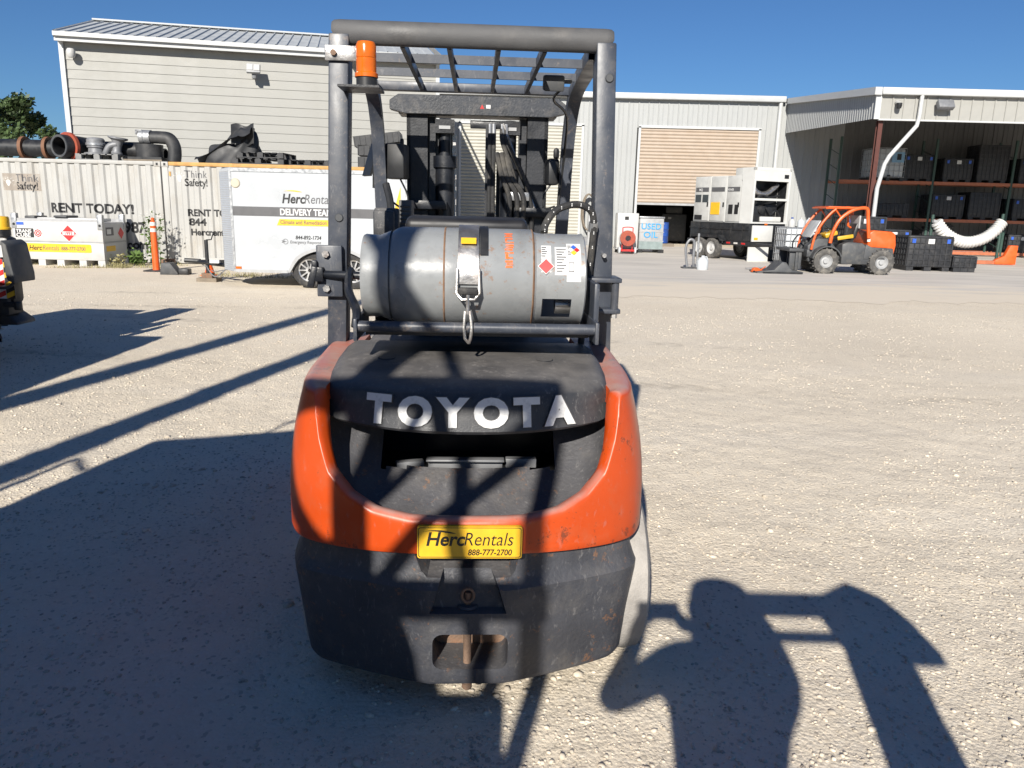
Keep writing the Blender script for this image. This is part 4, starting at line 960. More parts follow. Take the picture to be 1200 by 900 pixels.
def bulb(parent, x, z, s):
    b = MB(); b.lathe([(0, .0), (.5*s, .1*s), (.62*s, .45*s), (.45*s, .8*s), (.2*s, 1.0*s), (.2*s, 1.3*s), (0, 1.35*s)], (0,0,0), 'y', 14)
    pts = [(x+.42*s*math.sin(a)*(1 if abs(a) < 2.4 else .6), z+.42*s*math.cos(a)-(.25*s if abs(a) > 2.4 else 0)) for a in np.linspace(-3.0, 3.0, 18)]
    m = MB(); m.add([(p, -.004, q) for p, q in pts], [tuple(range(len(pts)))])
    for a in (-70, -35, 0, 35, 70):
        m.box((x+.75*s*math.sin(R(a)), -.004, z+.75*s*math.cos(R(a))), (.08*s, .002, .3*s), (0, a, 0))
    m.build('bulb_symbol', 'reflect', parent, smooth=0)
c1 = container((-14.42, 18.62, 0), 0, 'weathered cream shipping container with a faded brown safety panel and rent lettering', 'container')
c2 = container((-8.335, 18.64, 0), 3.5, 'cream shipping container with rusty yellow top rail behind the white trailer')
X = 14.42
MB().b2(2.30, 3.20, -.005, -.003, 1.63, 2.02).build('faded_panel', P('faded_brown', (.27, .235, .20), .7, var=.1, scale=6, dirt=(.42, .41, .38), damt=.8, dscale=4), c1)
text('lettering', 'Think', .24, (2.62, -.008, 1.84), 'greyink', c1, depth=.001, sx=.95)
text('lettering', 'Safety!', .24, (2.62, -.008, 1.66), 'ink', c1, bold=.02, depth=.001, sx=.80)
bulb(c1, 2.45, 1.82, .13)
text('lettering', 'RENT TODAY!', .30, (3.37, -.006, 1.155), 'ink', c1, bold=.038, depth=.001, sx=1.02)
text('lettering', '-987', .34, (4.98, -.006, .72), 'ink', c1, bold=.038, depth=.001, sx=.98)
text('lettering', 'Hercrentals.com', .28, (5.62, -.006, .34), 'ink', c1, bold=.038, depth=.001, align='RIGHT')
bulb(c2, .38, 2.02, .15)
text('lettering', 'Think', .24, (.50, -.006, 2.02), 'greyink', c2, depth=.001, sx=.95)
text('lettering', 'Safety!', .24, (.50, -.006, 1.83), 'ink', c2, bold=.02, depth=.001, sx=.85)
text('lettering', 'RENT TODAY!', .22, (.52, -.006, 1.14), 'ink', c2, bold=.038, depth=.001)
text('lettering', '844', .23, (.54, -.006, .92), 'ink', c2, bold=.038, depth=.001, sx=1.15)
text('lettering', 'Hercrentals.com', .21, (.56, -.006, .69), 'ink', c2, bold=.038, depth=.001)
b = MB(); b.b2(.16, .20, -.016, -.006, 2.05, 2.15); b.build('vent_cover', 'contrail', c2)
def press(par):
    # the vinyl letters follow the folds of the pressed sheet
    folds = []; x = .16
    while x < 5.88: folds += [x+.10, x+.139, x+.239, x+.278]; x += .278
    def prof(x):
        q = (x-.16) % .278
        return .004 if q < .10 else .004+.036*(q-.10)/.039 if q < .139 else .040 if q < .239 else .040-.036*(q-.239)/.039
    for o in [c for c in par.children if c.name.split('.')[0] in ('lettering', 'bulb_symbol', 'faded_panel')]:
        bpy.context.view_layer.update(); mb = o.matrix_basis; me = o.data; me.transform(mb); o.matrix_basis = Matrix.Identity(4)
        bm = bmesh.new(); bm.from_mesh(me); y0 = max(v.co.y for v in bm.verts); ly = {'faded_panel': .0015}.get(o.name.split('.')[0], .003)
        xa, xb = min(v.co.x for v in bm.verts), max(v.co.x for v in bm.verts)
        for f in folds:
            if xa < f < xb: bmesh.ops.bisect_plane(bm, geom=bm.verts[:]+bm.edges[:]+bm.faces[:], plane_co=(f, 0, 0), plane_no=(1, 0, 0))
        for v in bm.verts: v.co.y = prof(v.co.x)-ly-(y0-v.co.y)*.2
        bm.to_mesh(me); bm.free()
press(c1); press(c2)
ZT = 2.375
# ---------------- things stored on the container roofs
o = thing('steel_pipe', 'long black pipe with two brown flange collars on the container roof', 'pipe', (-11.2, 19.5, ZT))
MB().lathe([(.17, -2.2), (.20, -2.2), (.20, 2.0), (.17, 2.0)], (0, 0, .275), 'x', 26, close=True).build('barrel', 'black', o)
for x in (-.82, -.24):
    MB().lathe([(.20, x-.04), (.275, x-.04), (.275, x+.04), (.20, x+.04)], (0, 0, .275), 'x', 26, close=True).build('flange_collar', 'brownring', o)
o = thing('flanged_elbow', 'black pipe elbow with a broad faded red flange on the container roof', 'pipe fitting', (-10.68, 19.15, ZT+.30), -20)
MB().lathe([(.20, -.35), (.255, -.35), (.27, -.30), (.27, .1), (.25, .5), (.20, .5)], (0,0,0), 'y', 30, close=True).build('barrel', 'black', o)
MB().lathe([(.27, -.14), (.335, -.14), (.335, -.06), (.27, -.06)], (0,0,0), 'y', 30, close=True, a0=-70, a1=140).build('flange', 'redflange', o)
MB().lathe([(.21, -.36), (.258, -.365), (.262, -.34)], (0,0,0), 'y', 30).build('rim_liner', 'charcoal', o)
MB().box((0, .15, -.28), (.5, .5, .04)).build('skid', 'black', o)
o = thing('black_pipe_stub', 'short black pipe lying behind the grey valve fittings', 'pipe', (-9.6, 19.75, ZT))
MB().lathe([(.15, -.9), (.18, -.9), (.18, .9), (.15, .9)], (0, 0, .18), 'x', 22, close=True).build('barrel', 'black', o)
def pallet(name, label, loc, rz, mat, w_=1.1, d=1.0, h=.13, group=None):
    t = thing(name, label, 'pallet', loc, rz, group)
    b = MB()
    for k in range(7): b.b2(-w_/2+k*(w_-.1)/6, -w_/2+k*(w_-.1)/6+.1, -d/2, d/2, h-.02, h)
    b.build('top_deck', mat, t)
    b = MB()
    for y in (-d/2+.05, 0, d/2-.05):
        b.b2(-w_/2, w_/2, y-.05, y+.05, 0, .02)
        for x in (-w_/2+.07, 0, w_/2-.07): b.b2(x-.07, x+.07, y-.05, y+.05, .02, h-.02)
    b.build('bearers', mat, t); return t
pallet('pallet', 'grey plastic pallet under the two grey valve fittings', (-9.9, 19.2, ZT), 0, 'greywood', 1.0, .9, .14)
o = thing('valve_fitting', 'squat grey cast fitting with a domed top on the grey pallet', 'pipe fitting', (-10.1, 19.15, ZT+.14))
MB().lathe([(.27, 0), (.27, .04), (.18, .05), (.17, .14), (.20, .16), (.20, .34), (.17, .38), (.12, .39), (0, .40)], (0,0,0), 'z', 24).build('body', 'hvac', o)
MB().lathe([(.205, .20), (.22, .21), (.22, .26), (.205, .27)], (0,0,0), 'z', 24).build('band', 'galv', o)
o = thing('spool_fitting', 'grey flared spool fitting leaning beside the domed fitting', 'pipe fitting', (-9.62, 19.15, ZT+.14))
MB().lathe([(.12, 0), (.13, .05), (.10, .1), (.10, .22), (.14, .34), (.22, .38), (.22, .42), (.10, .42), (.08, .25), (.08, .02)], (0,0,0), 'z', 24).build('body', 'hvac', o, rot=(0, 9, 0))
MB().tube(catmull([(.05, -.05, .25), (-.12, -.07, .2), (-.22, -.07, .05), (-.24, -.06, .0)], 5), .07, 12).build('elbow', 'hvac', o)
o = thing('rubber_tub', 'black drum shaped rubber tub on the container roof', 'tub', (-8.82, 19.15, ZT+.10))
MB().lathe([(0, .0), (.30, 0), (.31, .30), (.29, .30), (.28, .06), (0, .06)], (0,0,0), 'z', 28).build('shell', 'olive', o)
MB().b2(-.45, .45, -.4, .4, -.10, -.06).build('board', 'wood', o); MB().b2(-.40, .40, -.3, .3, -.06, .0).build('spacer', 'black', o)
o = thing('suction_hose', 'curved black hose with a silver metal coupling resting on the tub', 'hose', (-8.75, 19.15, ZT+.40))
MB().tube(catmull([(-.02, 0, .17), (.20, 0, .17), (.42, 0, .14), (.52, 0, -.02), (.53, 0, -.20), (.50, 0, -.38)], 6), .155, 18, sy=.9).build('hose_body', 'olive', o)
MB().lathe([(.13, -.26), (.165, -.26), (.165, -.16), (.155, -.15), (.165, -.14), (.165, .0), (.13, .0)], (0, 0, .17), 'x', 24, close=True).build('coupling', 'galv', o)
MB().box((-.27, -.06, .31), (.16, .05, .05)).build('cam_lever', 'hvac', o, bevel=.01); MB().box((-.33, -.06, .27), (.05, .05, .09)).build('cam_ear', 'hvac', o, bevel=.01)
# heap of sheet rubber
o = thing('rubber_sheet_heap', 'crumpled heap of black rubber sheeting standing on the container roof', 'rubber sheet', (-6.95, 19.3, ZT))
o.scale = (1.15, 1, 1.05)
def heap(u, v_):
    a = u*2*math.pi; q = v_
    rad = .62*(1-.28*q)*(1+.10*math.sin(3*a+4*q)+.06*math.sin(7*a-3*q))
    if q > .98: rad *= .1
    top = .42+.40*max(0, math.cos(a-.3))**1.2
    lean = .14*q
    return (rad*math.cos(a)+lean, .55*rad*math.sin(a), top*min(1, q*1.03)+.04*math.sin(5*a+6*q)*q)
MB().grid(heap, 48, 14).build('lower_folds', 'olive', o, smooth=60)
def drape(u, v_):
    x = -.62+1.2*u; y = -.40+.10*math.sin(u*5)+.35*v_
    return (x, y, .06+.78*min(1, u*1.25)**1.4*(1-.12*math.sin(u*9))+.07*math.sin(6*u+5*v_)-.12*(1-v_)*(u))
MB().grid(drape, 30, 8).build('draped_sheet', 'olive', o, smooth=60)
MB().grid(lambda u, v_: (.12+.50*u, -.28+.12*math.sin(u*4)+.05*v_, .42+.44*v_+.03*math.sin(u*8)), 12, 6).build('upright_flap', 'olive', o, smooth=60)
G_ = 'black plastic pallets stored on the container roof'
for i, (x, y, z, w_, r_) in enumerate(((-6.15, 19.3, 0, 1.2, 3), (-6.05, 19.3, .14, 1.1, -2), (-4.95, 19.5, 0, 1.1, -6))):
    pallet('pallet', ['flat black pallet lowest of the pair next to the rubber heap', 'black pallet stacked on another next to the rubber heap', 'tilted black pallet at the far end of the rusty rail'][i], (x, y, ZT+z), r_, 'blackplas', w_, 1.0, .13, G_)
o = thing('stacked_crates', 'stack of dark ribbed crates on the container roof seen through the forklift', 'crate', (-3.3, 19.6, ZT), 4)
for k in range(3):
    b = MB(); b.b2(-.55, .55, -.5, .5, k*.27, k*.27+.24)
    for q in range(9): b.b2(-.55+q*.13, -.53+q*.13, -.52, -.5, k*.27+.02, k*.27+.22)
    b.build('crate_body', 'blackplas', o)
o.children[2].rotation_euler = (0, R(-8), 0)

# ================================================================ fuel cube
def fuel_cube():
    t = thing('fuel_tank', 'white rectangular fuel tank with a red diamond placard and a yellow name strip', 'fuel tank', (-10.2, 17.9, 0))
    W, D_ = 2.0, 1.05
    b = MB(); b.b2(-W/2, W/2, -D_/2, D_/2, .13, .52); b.build('lower_body', 'white', t, bevel=.015)
    b = MB(); b.b2(-W/2, W/2, -D_/2, D_/2, .535, .97); b.build('upper_body', 'white', t, bevel=.015)
    b = MB(); b.b2(-W/2-.01, W/2+.01, -D_/2-.012, D_/2+.012, .518, .537); b.build('seam_rail', 'ltgrey', t)
    b = MB()
    for x in (-W/2, -W/2+.5, -.08, .42, W/2-.16): b.b2(x, x+.16, -D_/2, D_/2, .0, .13)
    b.build('skid_feet', 'white', t)
    b = MB(); b.b2(-W/2, W/2, -D_/2+.02, -D_/2+.08, .97, 1.03); b.b2(-W/2, W/2, D_/2-.08, D_/2-.02, .97, 1.03); b.build('top_edge', 'ltgrey', t)
    for x in (-W/2-.015, W/2-.105):
        for y in (-D_/2-.01, D_/2-.1):
            b = MB(); b.b2(x, x+.12, y, y+.11, .80, 1.14); c = b.build('lifting_lug', 'galv', t, bevel=.015)
            MB().lathe([(0, -.002), (.03, -.002), (.03, .003)], (x+.06, y, .9), 'y', 12).build('lug_eye', 'ink', t)
    MB().b2(-.85, -.62, -.3, .2, .98, 1.08).build('hatch', 'charcoal', t, bevel=.02); MB().b2(-.2, .1, -.3, .2, 1.051, 1.1).build('hatch', 'charcoal', t, bevel=.02)
    b = MB(); b.b2(-.6, .8, -.25, .3, .98, 1.05); b.build('lid', 'white', t, bevel=.02)
    y = -D_/2-.003
    MB().b2(-.93, -.74, y-.002, y, .885, .945).build('blue_sticker', 'blue', t)
    MB().b2(-.955, -.345, y-.002, y, .595, .825).build('name_plate', 'decal', t); MB().b2(-.945, -.53, y-.004, y-.002, .61, .81).build('name_panel', 'ink', t)
    text('plate_lettering', 'TRANS', .105, (-.925, y-.005, .717), 'decal', t, bold=.03, sx=1.05); text('plate_lettering', 'CUBE', .115, (-.925, y-.005, .625), 'decal', t, bold=.03, sx=1.12)
    b = MB(); b.lathe([(0, y-.003), (.085, y-.003), (.085, y)], (-.44, 0, .71), 'y', 8); b.build('emblem', 'red', t)
    b = MB(); b.lathe([(.045, y-.0045), (.058, y-.0045)], (-.44, 0, .71), 'y', 16); b.lathe([(0, y-.0045), (.02, y-.0045)], (-.44, 0, .71), 'y', 12); b.build('emblem_ring', 'decal', t)
    def dia(x, z, s, face):
        for q, mt, e in ((s, 'decal', .003), (s*.92, 'red', .005)):
            b = MB(); pts = [(0, -q), (q, 0), (0, q), (-q, 0)]
            b.add([(x+p, y-e, z+r_) if face == 'f' else (W/2+e, x+p, z+r_) for p, r_ in pts], [(0, 1, 2, 3)]); b.build('diamond_placard', mt, t, smooth=0)
    dia(.24, .72, .19, 'f'); dia(.28, .72, .15, 's')
    MB().b2(.11, .37, y-.0065, y-.005, .68, .76).build('placard_bar', 'decal', t); text('placard_number', '1993', .095, (.24, y-.007, .687), 'red', t, bold=.02, align='CENTER')
    b = MB(); b.prism(rrect(-.78, .72, .30, .485, .03), y-.002, y, 'y'); b.build('name_strip', 'yellow', t)
    text('strip_lettering', 'Herc', .15, (-.68, y-.003, .34), 'ink', t, bold=.02, shear=.2, sx=.95); text('strip_lettering', 'Rentals', .15, (-.38, y-.003, .34), 'greyink', t, shear=.2, sx=.85)
    text('strip_lettering', '888-777-2700', .11, (.04, y-.003, .345), 'greyink', t, bold=.015, shear=.1, sx=.88)
    MB().b2(W/2+.001, W/2+.004, -.42, -.02, .33, .45).build('side_strip', 'yellow', t); MB().b2(W/2+.001, W/2+.004, -.38, -.05, .68, .86).build('side_panel', 'greyink', t); MB().b2(W/2+.004, W/2+.005, -.34, -.16, .71, .82).build('side_label', 'decal', t)
fuel_cube()

# delineator, cone, chock
o = thing('delineator_post', 'tall orange delineator post with two white bands beside the weeds', 'traffic post', (-7.70, 16.6, 0))
MB().lathe([(0, 0), (.075, 0), (.07, .06), (.062, .7), (.058, 1.0), (.035, 1.03), (.035, 1.09), (0, 1.1)], (0,0,.03), 'z', 18).build('tube', 'cone', o)
for z in (.80, .93): MB().lathe([(.0635, z), (.0625, z+.075)], (0,0,.03), 'z', 18).build('reflective_band', 'reflect', o)
MB().b2(-.2, .2, -.2, .2, 0, .03).build('base', 'rubber', o, bevel=.01)
o = thing('traffic_cone', 'small orange traffic cone under the trailer nose', 'traffic cone', (-6.28, 15.9, 0))
MB().lathe([(.11, .02), (.09, .08), (.03, .30), (.0, .30)], (0,0,0), 'z', 16).build('cone', 'cone', o); MB().b2(-.15, .15, -.15, .15, 0, .025).build('base', 'cone', o, bevel=.01)
o = thing('rubber_ramp', 'black wedge shaped rubber block on the ground by the container corner', 'rubber block', (-7.1, 16.0, 0), 5)
MB().prism([(-.20, 0), (.16, 0), (.16, .04), (.02, .24), (-.16, .24)], -.15, .15, 'y').build('block', 'charcoal', o, bevel=.015)
MB().b2(.16, .36, -.12, .12, 0, .12).build('foot', 'black', o, bevel=.02)

# ================================================================ white enclosed trailer
def trailer():
    t = thing('cargo_trailer', 'white enclosed cargo trailer with grey and yellow lettering bands and a silver nose', 'trailer', (-5.04, 13.9, 0))
    L, D_, z0, z1 = 3.12, 1.95, .28, 2.07
    # body with wheel arch opening in the near side
    arch = [(1.02+.0, z0)]
    pts = []
    ax0, ax1, az = 1.0, 2.50, .70
    outline = [(0, z0), (ax0, z0)]+[(ax0+.06+ (ax1-ax0-.12)*q, z0+.0+ (az-z0)*min(1, math.sin(math.pi*q)**.38)) for q in np.linspace(0.02, .98, 20)]+[(ax1, z0), (L, z0), (L, z1-.06), (L-.06, z1), (0, z1)]
    b = MB(); b.prism(outline, 0, .04, 'y'); b.build('side_wall', 'trailer', t, smooth=20)
    b = MB(); b.b2(.0, L, .30, D_-.04, z0+.02, z0+.08); b.b2(0, L, D_-.04, D_, z0, z1); b.b2(L-.04, L, .05, D_-.05, z0, z1); b.b2(0, L, .04, D_, z1-.03, z1+.01); b.b2(ax0-.1, ax1+.1, .28, .32, z0, az+.1); b.build('shell', 'trailer', t)
    MB().b2(ax0, ax1, .05, .28, az-.02, az+.02).build('arch_liner', 'black', t)
    # V nose with tread plate
    nose = [(0, 0), (-.30, .35), (-.45, .97), (-.30, 1.6), (0, D_)]
    b = MB(); n = len(nose)
    v = [(x, y, z0) for x, y in nose]+[(x, y, z1-.02) for x, y in nose]+[(x*.8+.03, y, z1+.02) for x, y in nose]
    b.add(v, [(i+1, i, i+n, i+n+1) for i in range(n-1)]+[(i+1+n, i+n, i+2*n, i+2*n+1) for i in range(n-1)]); b.build('nose', 'trailer', t, smooth=0)
    tp = bpy.data.materials.new('tread_plate'); tp.use_nodes = True; N = tp.node_tree.nodes; K = tp.node_tree.links.new; bs = N['Principled BSDF']
    bs.inputs['Base Color'].default_value = (.46, .49, .53, 1); bs.inputs['Metallic'].default_value = .35; bs.inputs['Roughness'].default_value = .38
    tc = N.new('ShaderNodeTexCoord'); ck = N.new('ShaderNodeTexVoronoi'); ck.inputs['Scale'].default_value = 26; ck.inputs['Randomness'].default_value = .1; K(tc.outputs['Object'], ck.inputs['Vector'])
    bp = N.new('ShaderNodeBump'); bp.inputs['Strength'].default_value = 1; bp.inputs['Distance'].default_value = .02; K(ck.outputs['Distance'], bp.inputs['Height']); K(bp.outputs[0], bs.inputs['Normal']); M['tread'] = tp
    for za, zb in ((z0+.01, .88), (.90, z1-.05)):
        b = MB(); e = .006
        nn = [(x-e, y-e) for x, y in nose[:3]]; b.add([(x, y, za) for x, y in nn]+[(x, y, zb) for x, y in nn], [(1, 0, 3, 4), (2, 1, 4, 5)]); b.build('tread_plate', 'tread', t, smooth=0)
    MB().b2(-.012, .028, -.010, .0, z0, z1-.01).build('corner_strip', 'galv', t); MB().b2(L-.04, L+.01, -.012, .0, z0, z1-.02).build('corner_strip', 'galv', t)
    MB().b2(.02, L, -.014, -.001, z1-.05, z1+.012).build('roof_strip', 'galv', t); MB().b2(.02, ax0-.04, -.012, -.001, z0-.01, z0+.04).build('sill_strip', 'ltgrey', t)
    MB().b2(ax1+.04, L, -.012, -.001, z0-.01, z0+.04).build('sill_strip', 'ltgrey', t)
    MB().b2(.03, .13, -.014, -.004, z0+.05, z0+.09).build('marker_lamp', 'amber', t)
    fl = MB(); q = [(x, z) for x, z in outline[1:-4]]
    out2 = [(x+(x-1.75)*.06, z+.045 if z > z0+.05 else z) for x, z in q]
    k = len(q); fl.add([(x, -.012, z) for x, z in out2]+[(x, -.012, z) for x, z in q]+[(x, .06, z) for x, z in q], [(i, i+1, k+i+1, k+i) for i in range(k-1)]+[(k+i, k+i+1, 2*k+i+1, 2*k+i) for i in range(k-1)]); fl.build('wheel_arch', 'ltgrey', t, smooth=40)
    for x in (1.33, 2.13):
        wheel(t, 'wheel', (x, .16, .32), .32, .20, .20, 'rubber', 'silver', spokes=10).rotation_euler = (0, 0, R(90))
        wheel(t, 'wheel', (x, D_-.16, .32), .32, .20, .20, 'rubber', 'silver').rotation_euler = (0, 0, R(90))
    y = -.003
    MB().b2(.03, L-.42, y-.002, y, 1.265, 1.425).build('grey_band', 'greyink', t)
    text('band_lettering', 'DELIVERY TEAM', .155, (.86, y-.004, 1.292), 'decal', t, bold=.028, sx=.84)
    b = MB(); b.add([(.80, y-.001, 1.11), (2.1, y-.001, 1.11), (2.1, y-.001, 1.22), (.85, y-.001, 1.22)], [(0, 1, 2, 3)]); b.build('yellow_band', 'yellow', t, smooth=0)
    text('band_lettering', 'Climate and Remediation', .095, (.86, y-.003, 1.138), 'greyink', t, bold=.012, sx=.85)
    text('logo_lettering', 'Herc', .225, (.90, y-.001, 1.50), 'ink', t, bold=.024, shear=.2, sx=.88); text('logo_lettering', 'Rentals', .225, (1.29, y-.001, 1.50), 'greyink', t, bold=-.003, shear=.2, sx=.82)
    sw = MB(); tq = np.linspace(0, 1, 12); top = [(.93+.34*q, 1.70+.030*math.sin(2.4*q)-.045*q*q*.6) for q in tq]; bot = [(a, z-.028*math.sin(math.pi*q)**.8*(.2+q)) for (a, z), q in zip(top, tq)]
    pl = top+bot[::-1]; sw.add([(a, y-.002, z) for a, z in pl], [(i, i+1, 22-i, 23-i) for i in range(11)]); sw.build('logo_swoosh', 'yellow', t, smooth=0)
    text('phone_lettering', '844-892-1734', .092, (1.12, y-.001, .875), 'ink', t, bold=.016, shear=.12, sx=.88)
    text('phone_lettering', 'Emergency Response', .075, (1.02, y-.001, .80), 'greyink', t, bold=.0, shear=.12, sx=.86)
    rg = MB(); rg.lathe([(.040, y-.002), (.048, y-.002)], (.94, 0, .83), 'y', 20); rg.b2(.925, .955, y-.003, y-.001, .826, .834); rg.build('clock_symbol', 'greyink', t); text('phone_lettering', '24', .06, (.87, y-.001, .81), 'greyink', t)
    dsc = MB(); dsc.lathe([(0, y-.02), (.07, y-.018), (.085, y)], (.10, 0, 1.82), 'y', 20); dsc.build('vent_disc', P('cream_plastic', (.46, .42, .32), .5), t)
    b = MB(); b.add([(L-.42, y-.002, z0+.5), (L-.12, y-.002, z0+.1), (L-.12, y-.002, z1-.25)], [(0, 1, 2)]); b.build('yellow_wedge', 'yellow', t, smooth=0)
    # tongue, coupler, jack
    b = MB(); b.tube([(0, .35, .33), (-1.05, .97, .36)], .04, 8); b.tube([(0, 1.6, .33), (-1.05, .97, .36)], .04, 8); b.tube([(-1.0, .97, .37), (-1.3, .97, .38)], .045, 8); b.build('tongue', 'black', t)
    b = MB(); b.tube([(-.82, .85, .04), (-.82, .85, .78)], .035, 10); b.tube([(-.82, .85, .78), (-.72, .85, .79), (-.68, .85, .90)], .012, 6); b.build('jack', 'black', t)
    b = MB(); b.b2(-1.0, -.62, .72, 1.0, -.0, .07); b.build('jack_block', 'wood', t); b = MB(); b.b2(-.92, -.72, .78, .92, .07, .16); b.build('jack_foot', 'rusty', t)
    b = MB(); b.tube(catmull([(-.9, .9, .36), (-.6, .6, .12), (-.3, .5, .30), (-.15, .5, .33)], 5), .012, 6); b.tube(catmull([(-1.0, .95, .34), (-.7, .8, .2), (-.4, .4, .25), (-.1, .45, .3)], 5), .009, 6); b.build('safety_chain', 'hvac', t)
    MB().b2(-.62, -.45, .45, .52, .38, .44).build('name_tag', 'decal', t)
trailer()

# ================================================================ weeds, dry grass and trees
def leafy(name, label, cat, loc, h, n, spread, mat, leaf=.05, flowers=0):
    t = thing(name, label, cat, loc); b = MB(); st = MB(); rs = random.Random(int(abs(loc[0])*100))
    fl = MB()
    for k in range(max(3, n//14)):
        a = rs.uniform(0, 6.28); q = rs.uniform(.1, 1)*spread; hh = h*rs.uniform(.55, 1)
        p0 = (rs.uniform(-.3, .3)*spread, rs.uniform(-.3, .3)*spread, 0); p1 = (math.cos(a)*q, math.sin(a)*q, hh)
        st.tube([p0, ((p0[0]+p1[0])*.45, (p0[1]+p1[1])*.45, hh*.55), p1], [.006, .005, .002], 5)
        for i in range(14):
            s = rs.uniform(.12, 1); c = Vector(p0).lerp(Vector(p1), s)+Vector((rs.gauss(0, .05), rs.gauss(0, .05), rs.gauss(0, .03)))
            d = Vector((rs.gauss(0, 1), rs.gauss(0, 1), rs.gauss(.2, .5))).normalized(); u = d.orthogonal().normalized(); l = leaf*rs.uniform(.5, 1.4)
            b.add([c, c+d*l*.5+u*l*.28, c+d*l, c+d*l*.5-u*l*.28], [(0, 1, 2, 3)])
        if flowers and rs.random() < flowers:
            for i in range(6):
                c = Vector(p1)+Vector((rs.gauss(0, .04), rs.gauss(0, .04), rs.gauss(0, .05))); fl.box(c, (.012, .012, .012), (rs.uniform(0, 90), rs.uniform(0, 90), 0))
    b.build('leaves', mat, t, smooth=0, fix=False); st.build('stems', mat, t)
    if fl.v: fl.build('flowers', 'reflect', t, smooth=0)
leafy('tall_weed', 'tall flowering weed growing by the container corner post', 'plant', (-8.35, 18.0, 0), 1.30, 220, .24, 'plantgreen', .09, .6)
leafy('weed_clump', 'low leafy green weed clump between fuel tank and weed stems', 'plant', (-8.75, 17.9, 0), .34, 170, .30, 'plantgreen', .11)
leafy('weed_clump', 'small dark weed at the fuel tank corner', 'plant', (-9.05, 17.6, 0), .26, 110, .25, 'drygrass', .08)
def grass():
    b = MB(); rs = random.Random(3)
    for k in range(2600):
        if k < 1700: x = rs.uniform(-11.4, -8.6); y = 17.15+rs.gauss(0, .13)-.12*math.sin(x*3)
        elif k < 2100: x = rs.uniform(-8.9, -7.7); y = rs.uniform(17.2, 18.3)
        else: x = rs.uniform(-6.4, -4.2); y = rs.uniform(15.6, 16.2)
        if vnoise(np.array(x*1.4), np.array(y*1.4)) < .35: continue
        h = rs.uniform(.03, .13); a = rs.uniform(0, 6.28); w_ = .006; dx, dy = rs.gauss(0, .04), rs.gauss(0, .04)
        b.add([(x-w_*math.cos(a), y-w_*math.sin(a), 0), (x+w_*math.cos(a), y+w_*math.sin(a), 0), (x+dx, y+dy, h)], [(0, 1, 2)])
    o = b.build('grass', 'drygrass', smooth=0, fix=False); struct(o, 'stuff'); o['label'] = 'sparse dry grass along the foot of the fuel tank and trailer'; o['category'] = 'grass'
grass()
def tree(label, loc, h, rad, seed, leaves=5200):
    t = thing('tree', label, 'tree', loc, 0, 'trees behind the containers'); rs = random.Random(seed); b = MB(); tr = MB()
    tr.tube([(0, 0, 0), (.1, 0, h*.3), (0, .1, h*.62)], [.32, .25, .13], 9)
    cl = []
    for k in range(26):
        a = rs.uniform(0, 6.28); q = rad*rs.uniform(.15, 1)**.7; z = h*rs.uniform(.36, .97); q *= 1-.55*max(0, (z/h-.62)/.38)
        c = Vector((math.cos(a)*q, math.sin(a)*q, z)); cl.append((c, rs.uniform(.5, 1.05)*rad*.27))
        tr.tube([(0, 0, h*.32), (c.x*.5, c.y*.5, z*.8), tuple(c)], [.1, .06, .02], 5)
    for k in range(leaves):
        c, r_ = cl[rs.randrange(len(cl))]
        d = Vector((rs.gauss(0, 1), rs.gauss(0, 1), rs.gauss(0, .7))).normalized()*r_*rs.uniform(.4, 1.08)
        p = c+d; n_ = Vector((rs.gauss(0, 1), rs.gauss(0, 1), rs.gauss(.6, .8))).normalized(); u = n_.orthogonal().normalized(); w_ = n_.cross(u); l = rs.uniform(.10, .24)
        b.add([p-u*l, p+w_*l*.6, p+u*l, p-w_*l*.6], [(0, 1, 2, 3)])
    b.build('crown', 'leaf', t, smooth=0, fix=False); tr.build('trunk', 'bark', t)
tree('broad dark green tree rising behind the container with the black pipes', (-38.9, 60, 0), 8.6, 4.1, 1, 9000)
tree('low dark tree tucked between the broad tree and the beige building', (-35.6, 66, 0), 6.4, 2.6, 2, 4000)
tree('wide tree beyond the left edge of the yard', (-47, 62, 0), 9.5, 4.5, 3, 6000)
